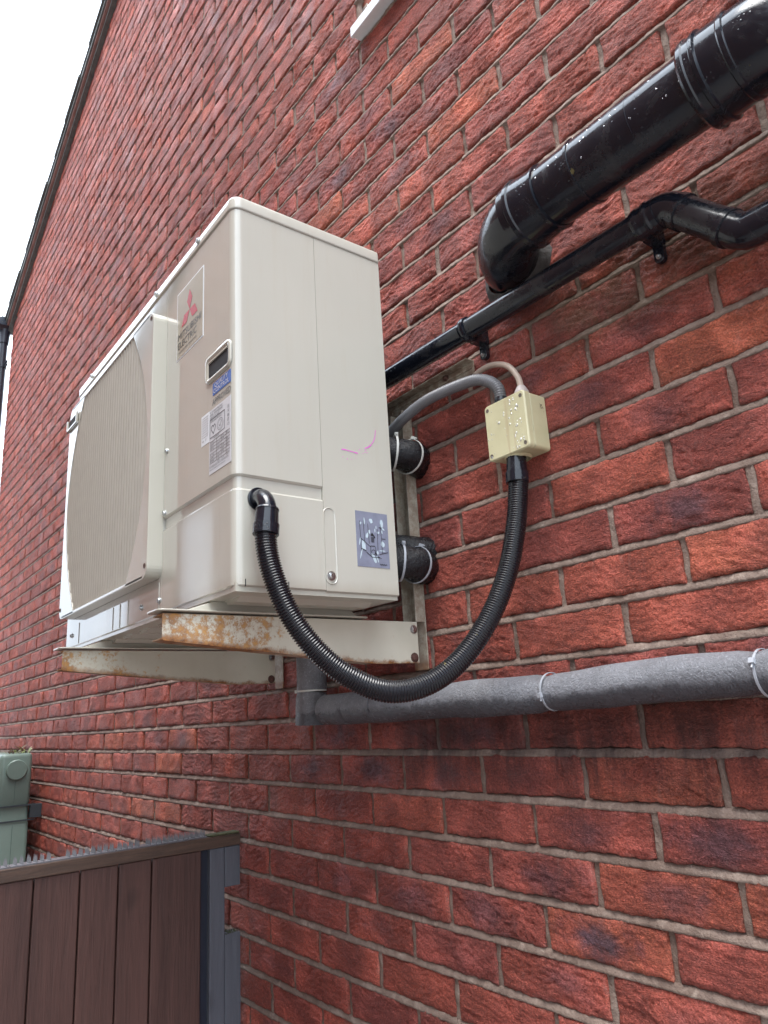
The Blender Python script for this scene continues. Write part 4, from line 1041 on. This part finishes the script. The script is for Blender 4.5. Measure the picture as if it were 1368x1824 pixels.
for _ in range(50):
    x = random.uniform(1.215, 1.60); a = random.uniform(-.4, 1.35)          # angle up from facing the path
    rr_ = RS if x < 1.543 else .0600
    nrm = (0, -math.cos(a), math.sin(a)); drop(m, x, YS + nrm[1] * rr_, ZS + nrm[2] * rr_, random.uniform(.0005, .0015), nrm, random.uniform(1, 1.8))
tag(build(m, 'water_drops', 'drop', so_), kind='stuff')

# ------------------------------------------------------------------ thin black waste pipe
wp = thing('waste_pipe', (1.1, -.047, .75), 'thin black waste pipe clipped beneath the fat soil pipe, stepping down at its right', 'pipe')
YW, ZW, RW = -.047, .771, .0205
m = MB(); m.tube([(.10, YW, ZW + .012), (1.44, YW, ZW - .004)], RW, 32); build(m, 'straight_pipe', 'black', wp)
m = MB()
za = ZW - .004; zb4 = ZW - .106
pts = [(1.400, YW, za), (1.432, YW, za), (1.446, YW, za - .004), (1.457, YW, za - .014), (1.524, YW, zb4 + .016), (1.537, YW, zb4 + .005), (1.553, YW, zb4), (1.66, YW, zb4 - .001)]
p, _ = catmull(pts, 60); m.tube(p, .0245, 32)
m.lathe((1.412, YW, za), (1, 0, 0), [(-.002, RW), (0, .0262), (.005, .0270), (.009, .0256), (.018, .0256), (.019, .0235)], 32)
d1 = Vector((1.524 - 1.457, 0, (zb4 + .016) - (za - .014))).normalized()
m.lathe((1.464, YW, za - .0213), d1, [(-.010, .0235), (-.009, .0266), (.004, .0270), (.005, .0235)], 32); m.lathe((1.516, YW, zb4 + .0235), d1, [(-.001, .0235), (0, .0270), (.010, .0268), (.011, .0235)], 32)
m.lathe((1.5870, YW, zb4), (1, 0, 0), [(0, .0235), (.0, .0262), (.004, .0270), (.008, .0255), (.040, .0255), (.041, .0235)], 32)
m.tube([(1.6320, YW, zb4 - .001), (2.6, YW, zb4 - .012)], RW, 28)
build(m, 'offset_bend', 'black', wp)
for x, dzc in ((1.018, -.001), (1.398, -.003)):
    m = MB(); zc = ZW + .012 - (x - .10) / 1.3 * .016
    m.lathe((x, YW, zc), (1, 0, 0), [(-.008, RW), (-.007, RW + .0035), (-.002, RW + .0048), (.002, RW + .0048), (.007, RW + .0035), (.008, RW)], 30)
    m.box(x - .009, x + .009, YW + .012, -.0015, zc - .022, zc + .020)
    m.rbox(x - .0085, x + .0085, -.012, -.0015, zc - .052, zc - .016, .0075, 'y', 5, .001)
    cl = build(m, 'clip', 'black', wp); screw(x, -.012, zc - .043, (0, -1, 0), .0032, 'steel', cl)

# ------------------------------------------------------------------ grey lagged pipe along the wall
lp = thing('grey_lagged_pipe', (1.0, -.036, .06), 'grey foam-lagged pipe running along the wall below the heat pump', 'pipe')
RL = .0305
n = 90; xs_ = np.linspace(.585, 2.6, n)
m = MB(); m.tube([(x, -.037 - .002 * math.sin(x * 9), .094 + .0030 * math.sin(x * 5.2 + .6) - .002 * math.sin(x * 13)) for x in xs_], [RL * (1 + .03 * math.sin(x * 21) + .02 * math.sin(x * 47 + 1) - (.12 if abs(x - 1.115) < .012 or abs(x - 1.452) < .012 else 0)) for x in xs_], 36, True, None, 0,
               lambda a, i: 1 + .03 * math.sin(a * 2 + i * .15) + .015 * math.sin(a * 5 + i * .4))
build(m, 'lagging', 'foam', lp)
m = MB(); m.tube([(.470, -.042, .093), (.52, -.040, .092), (.560, -.039, .092), (.566, -.039, .092)], [.0325, .0330, .0335, .031], 32); m.tube([(.568, -.039, .092), (.60, -.038, .093), (.66, -.038, .094)], [.0335, .034, .031], 32)
build(m, 'joint_sleeve', 'foam', lp)
m = MB(); m.tube([(.412, -.045, .33), (.414, -.045, .22), (.415, -.045, .142), (.415, -.045, .138)], [.031, .0335, .0345, .033], 32)
m.tube([(.415, -.045, .136), (.413, -.046, .120), (.411, -.046, .062)], [.033, .0355, .0375], 32); build(m, 'downward_elbow', 'foam', lp)
for x in (1.115, 1.452): cable_tie(lp, (x, -.037, .094 + .003 * math.sin(x * 5.2 + .6)), (1, 0, .03), .0286, (0, -1, -.15 if x < 1.3 else .5), 'tieg', .0032)
cable_tie(lp, (.415, -.045, .137), (0, 0, 1), .0332, (-.8, -1, 0), 'tie', .004)

# ------------------------------------------------------------------ gate, battens and spikes
gtng = thing('wooden_gate', (-.03, -.55, -1.75), 'dark red-brown boarded wooden gate with a mossy top rail, closing the passage', 'gate')
m = MB(); ys = [-.120, -.2485, -.329, -.417, -.517, -.617, -.717, -.817, -.917, -1.017]
for i in range(9):
    tl = random.uniform(-.0008, .0008)
    m.box(-.033 + tl, -.0185 + tl, ys[i + 1] + .0016, ys[i] - .0016, -1.70, -.2325)
build(m, 'boards', 'fence', gtng, bevel=.0025)
m = MB(); m.box(-.040, -.0345, -1.017, -.110, -1.70, -.24); build(m, 'backing', 'fence', gtng)
m = MB()
xs2 = [(-.052, -.012)]
m.box(-.055, -.012, -1.02, -.0135, -.2315, -.2035); build(m, 'top_rail', 'rail', gtng, bevel=.002)
m = MB(); m.box(-.055, -.0155, -.0985, -.0575, -1.70, -.2325); build(m, 'stile', 'greywood', gtng, bevel=.002)
m = MB(); m.box(-.0545, -.030, -.119, -.0995, -1.70, -.2325); build(m, 'rebate', simple('dark_blue_strip', (.012, .016, .03), .5), gtng)  # near-black strip set back between boards and stile
b1 = MB(); b1.box(-.060, -.0165, -.0565, -.0135, -.3285, -.2325); tag(build(b1, 'timber_block', 'greywood', base=(-.04, -.035, -.3285), bevel=.002), 'short grey painted timber block fixed to the wall under the gate rail end', 'timber block')
b1 = MB(); b1.box(-.060, -.0165, -.0565, -.0135, -1.75, -.4385); lb = build(b1, 'timber_batten', 'greywood', base=(-.04, -.035, -1.75), bevel=.002); tag(lb, 'long grey painted timber batten upright on the wall beside the gate, below the gap', 'timber batten')
b1 = MB()
for _ in range(60):
    y, x = random.uniform(-.055, -.016), random.uniform(-.055, -.018); h = random.uniform(.002, .007); a = random.uniform(-.003, .003)
    b1.add([(x, y - .001, -.4385), (x + .001, y + .001, -.4385), (x + a, y + a, -.4385 + h)], [(0, 1, 2)]); b1.add([(x - .002, y, -.4386), (x, y + .003, -.4386), (x + .002, y, -.4370)], [(0, 1, 2)])
build(b1, 'moss', 'moss', lb)
# spike strips: base > spikes, each spike a part
protos = None
def spike_mb(yc):
    m = MB()
    for dx in (-.050, -.042, -.034, -.026):
        x = dx; m.add([(x - .0018, yc - .0019, -.2005), (x + .0018, yc - .0019, -.2005), (x + .0018, yc + .0019, -.2005), (x - .0018, yc + .0019, -.2005), (x, yc + random.uniform(-.0006, .0006), -.2005 + random.uniform(.0165, .0185))], [(0, 1, 4), (1, 2, 4), (2, 3, 4), (3, 0, 4), (3, 2, 1, 0)])
    return m
for a, b_, lab in ((-.105, -.335, 'grey plastic anti-climb spike strip at the wall end of the gate rail'), (-.337, -.567, 'grey plastic anti-climb spike strip at the middle of the gate rail'), (-.569, -.80, 'grey plastic anti-climb spike strip at the far left end of the gate rail')):
    t_ = thing('spike_strip', (-.036, (a + b_) / 2, -.2033), lab, 'spike strip', 'spike strips along the gate rail')
    m = MB(); m.box(-.0535, -.0185, b_, a, -.2033, -.2005); build(m, 'base', 'spike', t_)
    y = a - .005; k = 0
    while y > b_ + .003:
        if not (-.475 < y < -.452) and not (-.268 < y < -.262): build(spike_mb(y + random.uniform(-.0006, .0006)), 'spikes', 'spike', t_)
        y -= .0142; k += 1
m = MB(); m.rbox(-.050, -.013, -.100, -.0145, -.2033, -.1985, .006, 'z', 3, .002)
mo = build(m, 'moss_patch', 'moss', base=(-.03, -.06, -.2033)); tag(mo, 'green moss patch on the gate rail beside the brick wall', 'moss')

# ------------------------------------------------------------------ green tank strapped to the wall beyond the gate
tk = thing('plastic_tank', (-2.6, -.12, -1.75), 'green plastic tank with a round raised cap, strapped to the wall beyond the gate', 'tank')
m = MB()
tx0, tx1, ty0, ty1, tz1 = -3.05, -2.15, -.196, -.052, -.002
def tring(ins, z, r=.022):
    out = []; q = max(r - ins * .5, .006)
    for cx, cy_, a0 in ((tx1 - ins, ty1 - ins, 0), (tx0 + ins, ty1 - ins, 90), (tx0 + ins, ty0 + ins, 180), (tx1 - ins, ty0 + ins, 270)):
        ox = cx - q if cx > -2.6 else cx + q; oy = cy_ - q if cy_ > -.12 else cy_ + q
        for k in range(7): a = math.radians(a0 + 90 * k / 6); out.append((ox + q * math.cos(a), oy + q * math.sin(a), z))
    return out
lv = [(0, -1.70), (0, -.322), (.004, -.314), (.004, -.236), (0, -.228), (0, -.020), (.003, -.010), (.009, -.004), (.018, -.002)]
rings = [tring(i, z) for i, z in lv]; m_ = len(rings[0])
m.add(sum(rings, []), [(j * m_ + i, j * m_ + (i + 1) % m_, (j + 1) * m_ + (i + 1) % m_, (j + 1) * m_ + i) for j in range(len(lv) - 1) for i in range(m_)] + [tuple((len(lv) - 1) * m_ + i for i in range(m_))], True)
body = build(m, 'body', 'green', tk)
m = MB(); m.lathe((tx1 - .001, -.124, -.077), (1, 0, 0), [(0, .047), (.016, .046), (.019, .043), (.0195, 0)], 32); build(m, 'cap', 'green', tk)
m = MB(); m.box(tx1 + .0002, tx1 + .0016, -.1252, -.1238, -.225, -.03); m.box(tx1 + .0002, tx1 + .0016, -.1252, -.1238, -1.6, -.325); build(m, 'seam', simple('dark_green_seam', (.07, .12, .10), .5), tk)
m = MB(); m.box(tx1, tx1 + .004, ty0 - .006, -.030, -.244, -.237); m.box(tx1, tx1 + .004, ty0 - .006, -.030, -.311, -.304)
m.box(tx1 - .001, tx1 + .006, ty0 - .012, ty0 + .008, -.318, -.228); m.box(tx1 - .02, tx1 + .010, -.052, -.0015, -.300, -.240)
build(m, 'strap', simple('dark_steel_strap', (.06, .075, .085), .45, .4), tk)
# weeds growing on the tank
wd = thing('weeds', (-2.2, -.10, .0), 'small tuft of green and dried reddish weeds growing on top of the green tank', 'plant')
def blade(m, base, d, L, w, droop, mi):
    B = Vector(base); d = Vector(d).normalized(); S_ = d.cross(Vector((0, 0, 1))); S_ = S_.normalized() if S_.length > .01 else Vector((1, 0, 0)); pts = []
    for i in range(6):
        t = i / 5; p = B + d * L * t + Vector((0, 0, -droop * t * t * L)); q = w * math.sin(math.pi * (.12 + .86 * t)) ; pts += [p - S_ * q, p + S_ * q]
    m.add(pts, [(2 * i, 2 * i + 1, 2 * i + 3, 2 * i + 2) for i in range(5)], True, mi)
m = MB(); m2 = MB()
for _ in range(34):
    bx, by = random.uniform(-2.30, -2.165), random.uniform(-.15, -.045); a = random.uniform(0, 6.28)
    mi_ = random.choice((0, 0, 1)); blade(m if mi_ == 0 else m2, (bx, by, -.003), (math.cos(a) * .6, math.sin(a) * .8, random.uniform(.5, 1.3)), random.uniform(.035, .085), random.uniform(.003, .007), random.uniform(.2, .9), 0)
build(m, 'green_leaves', 'leaf', wd); build(m2, 'dry_leaves', 'dead', wd)
